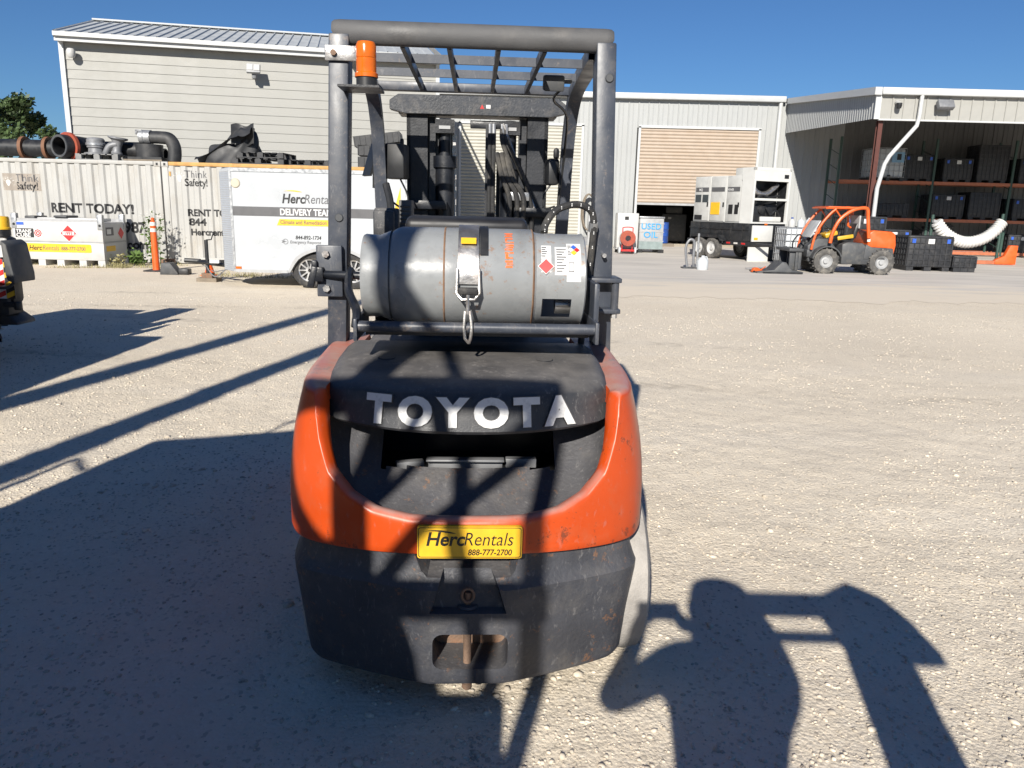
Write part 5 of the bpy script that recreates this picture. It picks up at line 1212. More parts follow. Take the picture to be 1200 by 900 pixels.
# ================================================================ generator on a tandem trailer
def generator():
    t = thing('generator_trailer', 'cream and grey generator with open end panels on a black tandem trailer', 'generator', (7.45, 24.95, 0), 25)
    W, L = 1.50, 3.05
    # trailer frame / fuel bed
    b = MB(); b.b2(0, W, .05, L, .62, 1.20); b.build('bed', 'black', t, bevel=.02)
    b = MB(); b.b2(-.02, W+.02, 0.0, L+.1, .48, .62); b.build('frame', 'black', t, bevel=.01)
    b = MB()
    for k in range(5): b.b2(-.02, .0, .3+k*.55, .36+k*.55, .66, 1.18)
    b.b2(-.03, .0, .05, L, .98, 1.02); b.build('bed_ribs', 'black', t)
    for k in range(4):
        MB().b2(-.026, -.02, .15+k*.36, .33+k*.36, .53, .58).build('reflector', 'red' if k % 2 == 0 else 'reflect', t)
    # housing: long grey side made of doors
    MB().b2(.06, W-.04, .55, L-.05, 1.20, 2.70).build('housing', 'genwhite', t, bevel=.01)
    for k, (y0, y1, zt) in enumerate(((.60, 1.30, 2.70), (1.34, 2.12, 2.68), (2.16, 2.96, 2.68))):
        d = MB(); d.b2(.03, .06, y0, y1, 1.24, zt); dr = d.build('side_door', 'gengrey', t, bevel=.006)
        MB().b2(.018, .03, y0+.06, y1-.06, 2.20, 2.34).build('name_strip', 'greyink', dr)
        MB().b2(.015, .029, y0+.05, y0+.11, 1.7, 1.85).build('latch', 'ink', dr)
    text('door_lettering', 'MQ', .12, (.012, 2.72, 2.22), 'decal', t, (90, 0, -90), bold=.02); text('door_lettering', 'POWER', .10, (.012, 1.22, 2.22), 'decal', t, (90, 0, -90), bold=.02, sx=.8)
    MB().b2(.016, .03, 1.60, 2.05, 1.45, 1.85).build('warning_sheet', 'yellow', t); MB().b2(.018, .03, .95, 1.15, 1.48, 1.78).build('louvre', 'ink', t); MB().b2(.018, .03, .68, .85, 1.48, 1.78).build('louvre', 'ink', t)
    MB().b2(.018, .03, 2.5, 2.9, 1.26, 1.42).build('socket_panel', 'ink', t)
    for k in range(2): MB().b2(.018, .03, 2.22+k*.38, 2.52+k*.38, 1.85, 2.1).build('control_window', 'glass', t)
    for y in (1.32, 2.14): MB().b2(.02, .06, y-.018, y+.018, 1.22, 2.70).build('pillar', 'genwhite', t)
    # end frame: white posts, two open bays with the exhaust and engine inside
    f = MB(); z1 = 2.93
    for x in (0, W-.07): f.b2(x, x+.07, .0, .08, 1.20, z1)
    f.b2(.07, W-.07, .0, .08, 1.92, 1.99); f.b2(.07, W-.07, 0, .08, 2.52, z1-.09); f.b2(0, W, 0, .08, z1-.088, z1+.01); f.b2(.07, W-.07, 0, .08, 1.20, 1.25)
    f.build('end_frame', 'genwhite', t)
    c = MB(); c.b2(0, W, .08, .58, 2.56, z1); c.b2(0, .03, .08, .55, 1.2, 2.56); c.b2(W-.03, W, .08, .55, 1.2, 2.56); c.build('end_cowl', 'genwhite', t)
    MB().b2(W-.045, W-.032, .085, .49, 1.26, 2.50).build('dark_bay_sheet', 'black', t); MB().b2(.09, W-.09, .085, .49, 2.51, 2.54).build('dark_bay_sheet', 'black', t)  # black sheets added over the white inner faces to darken the open bays
    MB().b2(.25, .75, .6, 1.2, 2.62, 2.95).build('exhaust_box', 'gengrey', t, bevel=.02)
    MB().b2(.05, W-.05, .50, .54, 1.22, 2.54).build('bulkhead', 'black', t)
    MB().b2(1.22, 1.40, -.006, -.001, 2.62, 2.74).build('badge', 'ink', t)
    p = MB(); p.tube(catmull([(.22, .28, 2.30), (.34, .24, 2.18), (.55, .22, 2.12), (.78, .22, 2.16), (1.0, .24, 2.30), (1.20, .28, 2.42)], 6), .085, 14); p.tube(catmull([(.22, .28, 2.42), (.26, .25, 2.28), (.4, .22, 2.14)], 5), .06, 12); p.build('exhaust_pipe', 'steel', t)
    e = MB(); e.b2(.15, .75, .2, .48, 1.25, 1.75); e.cyl((.95, .25, 1.55), (.95, .48, 1.55), .18); e.cyl((.55, .15, 1.62), (.55, .3, 1.62), .13); e.b2(.8, 1.3, .3, .48, 1.62, 1.8); e.tube(catmull([(.7, .15, 1.7), (.9, .12, 1.5), (1.1, .12, 1.62), (1.3, .15, 1.45)], 5), .03, 8); e.tube(catmull([(.3, .15, 2.0), (.5, .12, 2.08), (.8, .14, 2.02), (1.2, .16, 2.1)], 5), .035, 8); e.build('engine', 'black', t, bevel=.01)
    MB().b2(.5, 1.35, .12, .2, 1.26, 1.42).build('white_shroud', 'genwhite', t, bevel=.02)
    MB().b2(.10, .92, -.03, .04, .63, 1.14).build('end_panel', 'genwhite', t, bevel=.01); MB().b2(.16, .32, -.034, -.03, .68, .76).build('end_label', 'yellow', t)
    MB().b2(.55, .65, -.05, -.02, 1.15, 1.21).build('marker_lamp', 'amber', t)
    b = MB(); b.b2(.0, .82, -.02, .03, .0, .46); b.build('splash_board', 'genwhite', t); MB().b2(.9, 1.45, .0, .5, .02, .46).build('tool_box', 'black', t, bevel=.02)
    for y in (1.55, 2.20):
        wheel(t, 'wheel', (-.15, y, .36), .36, .22, .21, 'tyreground', 'white'); wheel(t, 'wheel', (W+.15, y, .36), .36, .22, .21, 'tyreground', 'white')
    f = MB(); f.add([(-.28, 1.08, .60), (.0, 1.08, .60), (-.28, 1.23, .78), (0, 1.23, .78), (-.28, 2.53, .78), (0, 2.53, .78), (-.28, 2.68, .60), (0, 2.68, .60)], [(0, 1, 3, 2), (2, 3, 5, 4), (4, 5, 7, 6)]); f.b2(-.29, -.27, 1.2, 2.55, .70, .785); f.build('fender', 'black', t, smooth=0)
    b = MB(); b.tube([(.2, .0, .54), (.75, -1.3, .52)], .05, 8); b.tube([(1.3, 0, .54), (.75, -1.3, .52)], .05, 8); b.build('tongue', 'black', t)
    MB().tube(catmull([(1.2, -.1, .6), (1.1, -.5, .45), (1.05, -.7, .25), (1.1, -.8, .5), (1.0, -.9, .95)], 6), .035, 8).build('lead_hose', P('tan_hose', (.25, .2, .13), .7), t)
    MB().tube(catmull([(1.35, -.05, 1.0), (1.45, -.35, 1.1), (1.5, -.5, .8), (1.4, -.4, .4), (1.45, -.2, .2)], 6), .03, 8).build('lead_hose', 'black', t)
    MB().cyl((.85, -.9, .05), (.85, -.9, .75), .04).build('jack', 'black', t)
generator()

# ================================================================ articulated loader
def loader():
    t = thing('compact_loader', 'small orange articulated loader with roll bar parked side on', 'loader', (8.22, 20.65, 0))
    for y in (0, .95):
        wheel(t, 'wheel', (0, y, .33), .33, .24, .17, 'tyreground', 'ltgrey', lugs=16).rotation_euler = (0, 0, R(90))
        wheel(t, 'wheel', (1.47, y, .33), .33, .24, .17, 'tyreground', 'ltgrey', lugs=16).rotation_euler = (0, 0, R(90))
    b = MB(); b.prism([(-.42, .30), (-.46, .72), (-.20, .92), (.12, .90), (.34, .62), (.5, .32)], .10, .85, 'y'); b.build('front_frame', 'charcoal', t, bevel=.03)
    b = MB(); b.prism([(.42, .26), (.40, .78), (.55, .84), (.95, .82), (1.15, .62), (1.2, .26)], -.04, .99, 'y'); b.build('step_body', 'charcoal', t, bevel=.03)
    b = MB(); b.prism([(.98, .40), (1.02, .80), (1.18, .72), (1.75, .70), (1.80, .40)], -.06, 1.01, 'y'); b.build('rear_fender', 'charcoal', t, bevel=.03)
    b = MB(); b.prism([(1.08, .70), (1.10, 1.10), (1.20, 1.16), (1.70, 1.13), (1.80, 1.06), (1.84, .78), (1.80, .50), (1.66, .46), (1.60, .70)], .0, .95, 'y'); hood = b.build('rear_hood', 'loader', t, bevel=.04, seg=3)
    MB().b2(1.06, 1.14, -.004, .02, .86, .93).build('side_lamp', 'reflect', hood)
    f = MB()
    for k in range(9):
        a = R(20+k*18)
    f.lathe([(.37, -.15), (.40, -.15), (.40, .15), (.37, .15)], (0, -.01, .33), 'y', 14, close=True, a0=20, a1=170); f.build('front_fender', 'charcoal', t)
    # seat and controls
    b = MB(); b.box((.62, .48, .93), (.42, .46, .12)); b.box((.86, .48, 1.12), (.12, .44, .40), (0, 14, 0)); b.build('seat', 'seat', t, bevel=.04)
    b = MB(); b.box((.20, .48, 1.02), (.34, .5, .12), (0, -18, 0)); b.build('dash', 'yellowmach', t, bevel=.03)
    b = MB(); b.box((.48, .02, .96), (.42, .05, .10), (0, -10, 0)); b.build('yellow_cover', 'yellowmach', t, bevel=.02)
    b = MB(); b.tube([(.05, .5, .9), (.22, .5, 1.16)], .025, 8); b.lathe([(.14, 0), (.16, .012), (.14, .024)], (.22, .5, 1.16), 'z', 18); b.build('steering_wheel', 'black', t)
    MB().tube([(.30, .05, .85), (.33, .05, 1.10)], .02, 8).build('control_lever', 'black', t)
    # roll bar: curved front legs, roof hoop, rear posts
    for y in (-.02, .97):
        b = MB(); b.tube(catmull([(-.40, y, .62), (-.34, y, .95), (-.20, y, 1.28), (.0, y, 1.55), (.14, y, 1.68)], 6), .032, 10); b.build('front_leg', 'loader', t)
        b = MB(); b.tube(catmull([(.08, y, .80), (.12, y, 1.08), (.26, y, 1.40), (.48, y, 1.60), (.70, y, 1.70), (.90, y, 1.72), (.97, y, 1.66), (1.0, y, 1.45), (1.08, y, .95)], 6), .046, 10); b.build('roll_hoop', 'loader', t)
        MB().tube([(-.10, y, 1.70), (.90, y, 1.725)], .028, 8).build('roof_rail', 'loader', t)
        MB().tube([(.10, y, 1.70), (.28, y, 1.48)], .02, 6).build('roof_brace', 'loader', t)
    for x, z in ((-.10, 1.70), (.45, 1.71), (.92, 1.725)): MB().tube([(x, -.02, z), (x, .97, z)], .026, 8).build('roof_tube', 'loader', t)
    MB().b2(-.06, .96, -.01, .96, 1.725, 1.75).build('roof_panel', 'loader', t, bevel=.01)
    MB().tube([(.66, .5, 1.7), (.72, .5, 1.25), (.80, .5, 1.2)], .03, 8).build('inner_post', 'loader', t)
    MB().tube([(-.30, -.02, 1.06), (-.05, .97, 1.06)], .02, 8).build('windscreen_bar', 'loader', t)
    b = MB(); b.box((.90, .48, 1.36), (.05, .55, .34)); b.build('rear_pane', 'ltgrey', t, bevel=.02)
    b = MB(); b.box((-.28, .48, 1.15), (.03, .7, .5), (0, 28, 0)); b.build('front_pane', P('dusty_acrylic', (.42, .43, .43), .4, var=.15), t, bevel=.01)
    # loader arm and fork attachment
    b = MB(); b.tube([(.0, .48, .95), (-.45, .48, .78), (-.62, .48, .35)], [.09, .08, .07], 10); b.tube([(-.1, .36, .6), (-.55, .36, .55)], .04, 10); b.build('lift_arm', 'black', t)
    a = MB(); a.b2(-.70, -.62, .0, .98, .10, .62); a.b2(-.92, -.70, .05, .12, .05, .60); a.b2(-.92, -.70, .86, .93, .05, .60)
    for y in (.0, .3, .62, .94): a.b2(-.78, -.70, y, y+.06, .04, .66)
    a.b2(-.98, -.6, -.05, 1.02, .56, .64); a.b2(-.98, -.9, -.05, 1.02, .08, .16); a.build('attachment_plate', 'charcoal', t, bevel=.012)
    a = MB()
    for y in (.18, .72): a.prism([(-1.85, .03), (-.7, .03), (-.7, .09), (-1.85, .045)], y, y+.1, 'y')
    a.build('fork_tines', 'hvac', t)
    MB().tube(catmull([(-.5, .2, .8), (-.68, .15, 1.0), (-.82, .2, .8), (-.8, .2, .5)], 6), .02, 6).build('hydraulic_hose', 'black', t)
    MB().b2(-.48, -.28, .05, .9, .42, .62).build('head_panel', 'charcoal', t, bevel=.03)
loader()
o = thing('floor_jack', 'small orange floor jack lying on the concrete near the loader forks', 'jack', (6.35, 20.4, 0), 10)
o.scale = (.62, .62, .62)
MB().prism([(-.22, .03), (.28, .03), (.28, .10), (.0, .22), (-.15, .20)], -.1, .1, 'y').build('frame', 'loader', o, bevel=.015)
MB().cyl((-.15, -.13, .05), (-.15, .13, .05), .05).build('axle', 'black', o); MB().tube([(.2, 0, .12), (.42, 0, .26)], .02, 6).build('handle', 'loader', o)
o = thing('steel_plate_ramp', 'dark steel ramp plate with a raised cone lying before the generator', 'ramp', (7.05, 20.5, 0))
MB().prism([(-.75, 0), (.45, 0), (.45, .06), (.15, .10), (-.02, .30), (-.12, .30), (-.3, .10), (-.75, .04)], -.35, .35, 'y').build('plate', 'charcoal', o, bevel=.01)
MB().b2(-.6, .4, -.42, -.36, .0, .05).build('edge_bar', 'black', o)
o = thing('jug', 'small white plastic jug standing on the open concrete', 'jug', (5.05, 20.9, 0), 20)
MB().lathe([(0, 0), (.14, 0), (.15, .03), (.15, .24), (.11, .30), (.045, .34), (.045, .38), (0, .38)], (0,0,0), 'z', 20).build('body', 'ibc', o, smooth=50)
MB().tube(catmull([(.05, 0, .34), (.12, 0, .34), (.15, 0, .24)], 4), .018, 6).build('handle', 'ibc', o)
o = thing('hose_stand', 'leaning grey hose on a short post behind the white jug', 'hose', (4.88, 21.3, 0))
MB().tube(catmull([(-.15, 0, .04), (-.2, 0, .3), (-.22, 0, .6), (-.12, 0, .78), (0, 0, .7), (.0, 0, .3), (.02, 0, .05)], 6), .035, 8).build('hose', 'hvac', o); MB().tube([(.12, .05, .0), (.12, .05, .95)], .03, 8).build('post', 'galv', o); MB().b2(-.3, .25, -.15, .15, 0, .04).build('base', 'charcoal', o)

# ================================================================ totes, carts and drums
def tote(label, loc, rz, w_=1.0, h=1.12, mat='ibc', lid=False, panel=None):
    t = thing('liquid_tote', label, 'tote', loc, rz); d = w_
    b = MB(); b.b2(-w_/2+.03, w_/2-.03, -d/2+.03, d/2-.03, .15, h); b.build('bottle', mat, t, bevel=.05, seg=3)
    c = MB(); r_ = .012
    for k in range(7):
        q = -w_/2+k*w_/6
        for y in (-d/2, d/2): c.cyl((q, y, .13), (q, y, h+.02), r_, n=6)
        for x in (-w_/2, w_/2): c.cyl((x, q, .13), (x, q, h+.02), r_, n=6)
    for k in range(6):
        z = .16+k*(h-.14)/5
        for y in (-d/2, d/2): c.cyl((-w_/2, y, z), (w_/2, y, z), r_, n=6)
        for x in (-w_/2, w_/2): c.cyl((x, -d/2, z), (x, d/2, z), r_, n=6)
    c.build('cage', 'galv', t)
    p = MB()
    for x in (-w_/2+.08, 0, w_/2-.08): p.b2(x-.07, x+.07, -d/2, d/2, 0, .11)
    p.b2(-w_/2, w_/2, -d/2, d/2, .11, .14); p.build('pallet_base', 'black', t)
    MB().cyl((0, 0, h), (0, 0, h+.05), .09).build('cap', 'black', t)
    MB().cyl((0, -d/2+.02, .2), (0, -d/2-.10, .2), .04).build('outlet_valve', 'black', t)
    return t
o = tote('white bulk liquid tote standing behind the loader forks', (8.45, 23.6, 0), 0, .95, 1.12)
for i, x in enumerate((-.22, .05, .28)):
    j = thing('jug', ['blue capped jug standing on the tote', 'white jug standing in the middle of the tote top', 'white jug at the shed end of the tote top'][i], 'jug', (8.45+x, 23.45, 1.14))
    MB().lathe([(0, 0), (.09, 0), (.1, .02), (.1, .17), (.07, .22), (.03, .25), (0, .25)], (0,0,0), 'z', 14).build('body', 'ibc' if i else 'white', j); MB().cyl((0, 0, .25), (0, 0, .29), .035).build('cap', 'drumblue' if i == 0 else 'white', j)
o = thing('used_oil_tote', 'grey steel used oil tank with blue painted lettering before the open door', 'tank', (4.95, 29.2, 0), 4)
b = MB(); b.b2(-.45, .45, -.45, .45, .12, 1.25); b.build('body', 'ltgrey', o, bevel=.03); b = MB(); b.b2(-.47, .47, -.47, .47, 1.25, 1.31); b.build('lid', 'galv', o, bevel=.01)
b = MB()
for z in (.42, .75, 1.05): b.b2(-.465, .465, -.462, -.45, z, z+.025)
b.build('side_ribs', 'ltgrey', o); b = MB(); b.b2(-.5, -.3, -.45, .45, 0, .12); b.b2(.3, .5, -.45, .45, 0, .12); b.build('feet', 'black', o)
MB().b2(-.44, .44, -.458, -.449, .14, .45).build('level_window', P('green_grey', (.22, .27, .27), .4), o)
lm = P('blue_spray', (.04, .30, .60), .7, var=.1)
text('spray_lettering', 'USED', .30, (-.40, -.468, .86), lm, o, bold=.012, sx=1.05); text('spray_lettering', 'OIL', .30, (-.30, -.468, .56), lm, o, bold=.012, sx=1.15)
o = thing('welder_cabinet', 'white cabinet machine on castors beside the used oil tank', 'cabinet', (4.02, 28.5, 0), 0)
b = MB(); b.b2(-.38, .38, -.35, .35, .18, 1.42); b.build('cabinet', 'white', o, bevel=.03); MB().b2(-.12, .02, -.356, -.35, 1.18, 1.30).build('badge', 'ink', o)
MB().b2(-.40, .40, -.36, .36, .14, .18).build('base', 'ltgrey', o)
for x in (-.3, .3):
    MB().cyl((x-.03, -.34, .1), (x+.03, -.34, .1), .1, n=16).build('castor', 'rubber', o); MB().cyl((x-.03, .30, .1), (x+.03, .30, .1), .1, n=16).build('castor', 'rubber', o)
o = thing('hose_reel_cart', 'red hose reel hand cart standing in front of the white cabinet', 'hand cart', (3.98, 27.75, 0), 0)
b = MB(); b.tube(catmull([(-.18, .05, .05), (-.18, .05, .8), (-.15, .05, .92), (.15, .05, .92), (.18, .05, .8), (.18, .05, .05)], 5), .018, 8); b.tube([(-.18, .05, .4), (.18, .05, .4)], .015, 6); b.build('frame', 'red', o)
MB().b2(-.24, .24, -.16, .12, .10, .16).build('tray', 'red', o)
b = MB(); b.lathe([(.10, -.08), (.27, -.08), (.27, -.06), (.12, -.05), (.12, .05), (.27, .06), (.27, .08), (.10, .08)], (.0, -.04, .55), 'y', 24, close=True); b.build('reel', 'redflange', o)
b = MB(); b.lathe([(.27+.03*math.cos(q), .05*math.sin(q)) for q in np.linspace(0, 6.28, 10)], (0, .12, .52), 'y', 24); b.build('hose_coil', 'ltgrey', o)
for s in (-1, 1): MB().cyl((s*.28-.03, .0, .12), (s*.28+.03, 0, .12), .12, n=18).build('cart_wheel', 'ibc', o)
o = thing('hose_coil', 'loose tan hose coil hanging at the warehouse wall beside the cabinet', 'hose', (3.1, 34.0, .5))
b = MB()
for k in range(5): b.tube([(.28*math.cos(q)*(1-.04*k), -.05*k, .75*math.sin(q)+.9) for q in np.linspace(0, 6.28, 24)], .035, 6)
b.build('coil', 'wood', o); MB().b2(-.3, .3, -.25, .1, -.5, -.15).build('bracket_box', 'hvac', o)
o = thing('wall_unit', 'grey wall mounted utility box near the tall cream door', 'utility box', (3.35, 33.9, 0)); MB().b2(-.25, .25, -.2, .1, .0, 1.5).build('box', 'ltgrey', o, bevel=.02); MB().tube([(.1, 0, 1.5), (.1, 0, 2.2)], .04, 8).build('conduit', 'galv', o)
o = thing('oil_drum', 'blue steel drum on a pallet inside the open door', 'drum', (6.45, 34.6, 0))
MB().lathe([(0, .14), (.29, .14), (.30, .16), (.29, .43), (.305, .45), (.29, .47), (.29, .74), (.305, .76), (.29, .78), (.29, 1.02), (.30, 1.04), (.27, 1.03), (0, 1.02)], (0,0,0), 'z', 26).build('barrel', 'drumblue', o, smooth=40); MB().b2(-.5, .5, -.4, .4, 0, .13).build('pallet', 'wood', o)
for i, (x, y, w_, h, mt, lb) in enumerate(((7.6, 38.2, 1.2, 1.4, 'charcoal', 'dark machine standing deep inside the open warehouse door'), (9.0, 37.2, .9, 1.1, 'charcoal', 'dark cabinet inside the open door behind the generator'))):
    o = thing('workshop_machine', lb, 'machine', (x, y, 0)); MB().b2(-w_/2, w_/2, -.4, .4, .1, h).build('body', mt, o, bevel=.05); MB().b2(-w_/3, w_/3, -.3, .3, h, h+.35).build('upper_body', mt, o, bevel=.05); MB().b2(-w_/4, -w_/8, -.42, -.405, h-.25, h-.15).build('display', 'ltgrey', o)
    for sx in (-1, 1): MB().b2(sx*w_*.4-.05, sx*w_*.4+.05, -.3, .3, 0, .1).build('foot', 'black', o)

# ================================================================ pallet racking and what it holds
def racking():
    X0, Y0, D_ = 12.97, 32.2, 1.1
    t = thing('pallet_rack', 'long pallet racking with green uprights and orange beams under the lean to', 'rack', (X0, Y0, 0))
    xs = (0, 3.85, 7.03, 10.2, 13.4)
    for x in xs:
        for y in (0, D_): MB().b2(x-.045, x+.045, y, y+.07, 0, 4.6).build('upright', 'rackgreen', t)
        b = MB()
        for k in range(7): b.tube([(x, .06, .3+k*.6), (x, D_, .6+k*.6)], .015, 6)
        b.build('lattice', 'rackgreen', t)
        MB().b2(x-.08, x+.08, -.05, .13, 0, .02).build('foot_plate', 'rackorange', t)
    for a, c in zip(xs[:-1], xs[1:]):
        for z in (.12, 1.41, 2.88):
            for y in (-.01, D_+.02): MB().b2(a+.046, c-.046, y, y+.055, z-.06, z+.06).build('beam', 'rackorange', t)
            b = MB()
            for k in range(12): b.b2(a+.06, c-.06, .06+k*.085, .085+k*.085, z+.02, z+.035)
            b.build('wire_deck', 'hvac', t)
    return t
racking()
def crate(label, loc, w_, d, h, rz=0, group=None, stickers=True):
    t = thing('bulk_crate', label, 'crate', loc, rz, group)
    b = MB(); b.b2(-w_/2, w_/2, -d/2, d/2, .12, h); b.build('box', 'blackplas', t, bevel=.015)
    r_ = MB(); n = max(4, int(w_/.16))
    for k in range(n+1):
        x = -w_/2+.02+k*(w_-.04)/n; r_.b2(x-.014, x+.014, -d/2-.018, -d/2, .13, h-.02)
    m = max(3, int(d/.16))
    for k in range(m+1):
        y = -d/2+.02+k*(d-.04)/m; r_.b2(w_/2, w_/2+.018, y-.014, y+.014, .13, h-.02); r_.b2(-w_/2-.018, -w_/2, y-.014, y+.014, .13, h-.02)
    for z in np.linspace(.16, h-.04, max(3, int(h/.16))): r_.b2(-w_/2, w_/2, -d/2-.022, -d/2, z-.012, z+.012); r_.b2(-w_/2-.022, -w_/2, -d/2, d/2, z-.012, z+.012)
    r_.build('ribs', 'blackplas', t)
    f = MB()
    for x in (-w_/2+.12, 0, w_/2-.12): f.b2(x-.1, x+.1, -d/2, d/2, 0, .12)
    f.build('feet', 'blackplas', t)
    if stickers and (loc[1] < 27 or rnd.random() < .4):
        MB().b2(-.09, .09, -d/2-.026, -d/2-.022, h-.22, h-.08).build('label_card', 'decal', t)
        for s in (-1, 1): MB().b2(s*(w_/2-.14)-.05, s*(w_/2-.14)+.05, -d/2-.026, -d/2-.022, h-.2, h-.08).build('corner_tab', 'blue', t)
    return t
crate('black folding crate with blue corner tabs before the racking', (11.95, 23.0, 0), 1.28, 1.0, 1.0)
crate('low black crate half as tall beside the tabbed crate', (12.95, 22.9, 0), .66, 1.0, .46, 0, None, False)
crate('black crate on the floor behind the orange loader hood', (11.0, 25.2, 0), 1.3, 1.0, .78)
crate('black crate stacked on the crate behind the loader hood', (11.0, 25.2, .79), 1.25, 1.0, .72)
crate('black crate under the first rack beam beside the stacked crates', (12.6, 26.6, 0), 1.1, 1.0, 1.1)
Gk = 'dark crates on the rack shelves'
lab = ['dark crate on the upper shelf next to the white tote', 'second dark crate on the upper shelf past the green upright', 'tall dark crate on the upper shelf end bay', 'dark crate on the middle shelf right of the green upright', 'second dark crate on the middle shelf', 'dark crate on the middle shelf end bay']
for i, (x, z, w_, h) in enumerate(((16.2, 2.92, 1.2, 1.05), (17.8, 2.92, 1.15, .95), (19.2, 2.92, 1.2, 1.5), (17.6, 1.45, 1.3, 1.0), (19.1, 1.45, 1.25, 1.12), (20.9, 1.45, 1.25, .9))):
    crate(lab[i], (x, 32.75, z), w_, .95, h, 0, Gk)
crate('dark crate on the upper shelf of the last bay', (20.9, 32.75, 2.92), 1.2, .95, 1.0, 0, Gk)
crate('dark crate under the hanging white duct', (17.4, 32.75, .16), 1.3, .95, .85); crate('grey shaded crate at the foot of the last bay', (20.9, 32.75, .16), 1.2, .95, .75)
crate('low dark bin on the middle shelf of the first bay', (15.3, 32.75, 1.45), 1.4, .95, .6)
o = tote('white caged tote on the upper rack shelf with a blue and white label', (14.95, 32.75, 2.92), 0, 1.25, 1.25)
MB().b2(.05, .55, -.66, -.64, .72, 1.12).build('blue_label', P('pale_blue_label', (.20, .36, .52), .5), o); MB().b2(.25, .42, -.665, -.66, .82, 1.05).build('label_mark', 'ink', o)
# white flexible duct hung from two uprights
o = thing('flexible_duct', 'white ribbed flexible duct hanging in a curve across the racking', 'duct', (0, 0, 0))
pts = catmull([(14.42, 27.0, 1.38), (14.75, 27.0, 1.02), (15.2, 27.0, .78), (15.63, 27.0, .72), (16.1, 27.0, .85), (16.45, 27.0, 1.12), (16.68, 27.0, 1.45)], 9)
o.location = (15.6, 27.0, 0); pts = [(p[0]-15.6, 0, p[2]) for p in pts]
MB().tube(pts, [.165+.04*(k % 2) for k in range(len(pts))], 16).build('hose', 'duct', o, smooth=25)
MB().tube([pts[0], (pts[0][0]-.12, 0, pts[0][2]+.03)], .06, 10).build('collar', 'ltgrey', o)
for x, zz in ((-1.25, 1.62), (1.15, 1.7)): MB().cyl((x, .14, 0), (x, .14, zz), .05, n=10).build('stand_post', 'rackgreen', o)
b = MB(); b.tube([(-1.25, .14, .9), (1.15, .14, .9)], .03, 6); b.build('stand_rail', 'rackgreen', o)
o = thing('rack_guard', 'orange steel guard rail with an upright end on the concrete', 'guard rail', (15.6, 26.6, 0))
MB().b2(-1.2, 1.3, -.05, .05, .02, .14).build('rail', 'rackorange', o); MB().prism([(.75, .02), (1.45, .02), (1.45, .66), (1.2, .66), (1.05, .30), (.75, .16)], -.08, .08, 'y').build('end_post', 'cone', o, bevel=.01)
o = thing('cable_heap', 'tangle of black cables heaped on the crate under the duct', 'cable', (17.4, 32.5, 1.01)); b = MB(); rs = random.Random(9)
for k in range(9): b.tube(catmull([(rs.uniform(-.6, .6), rs.uniform(-.3, .3), rs.uniform(.03, .3)) for _ in range(6)], 6), .022, 6)
b.build('cables', 'black', o)
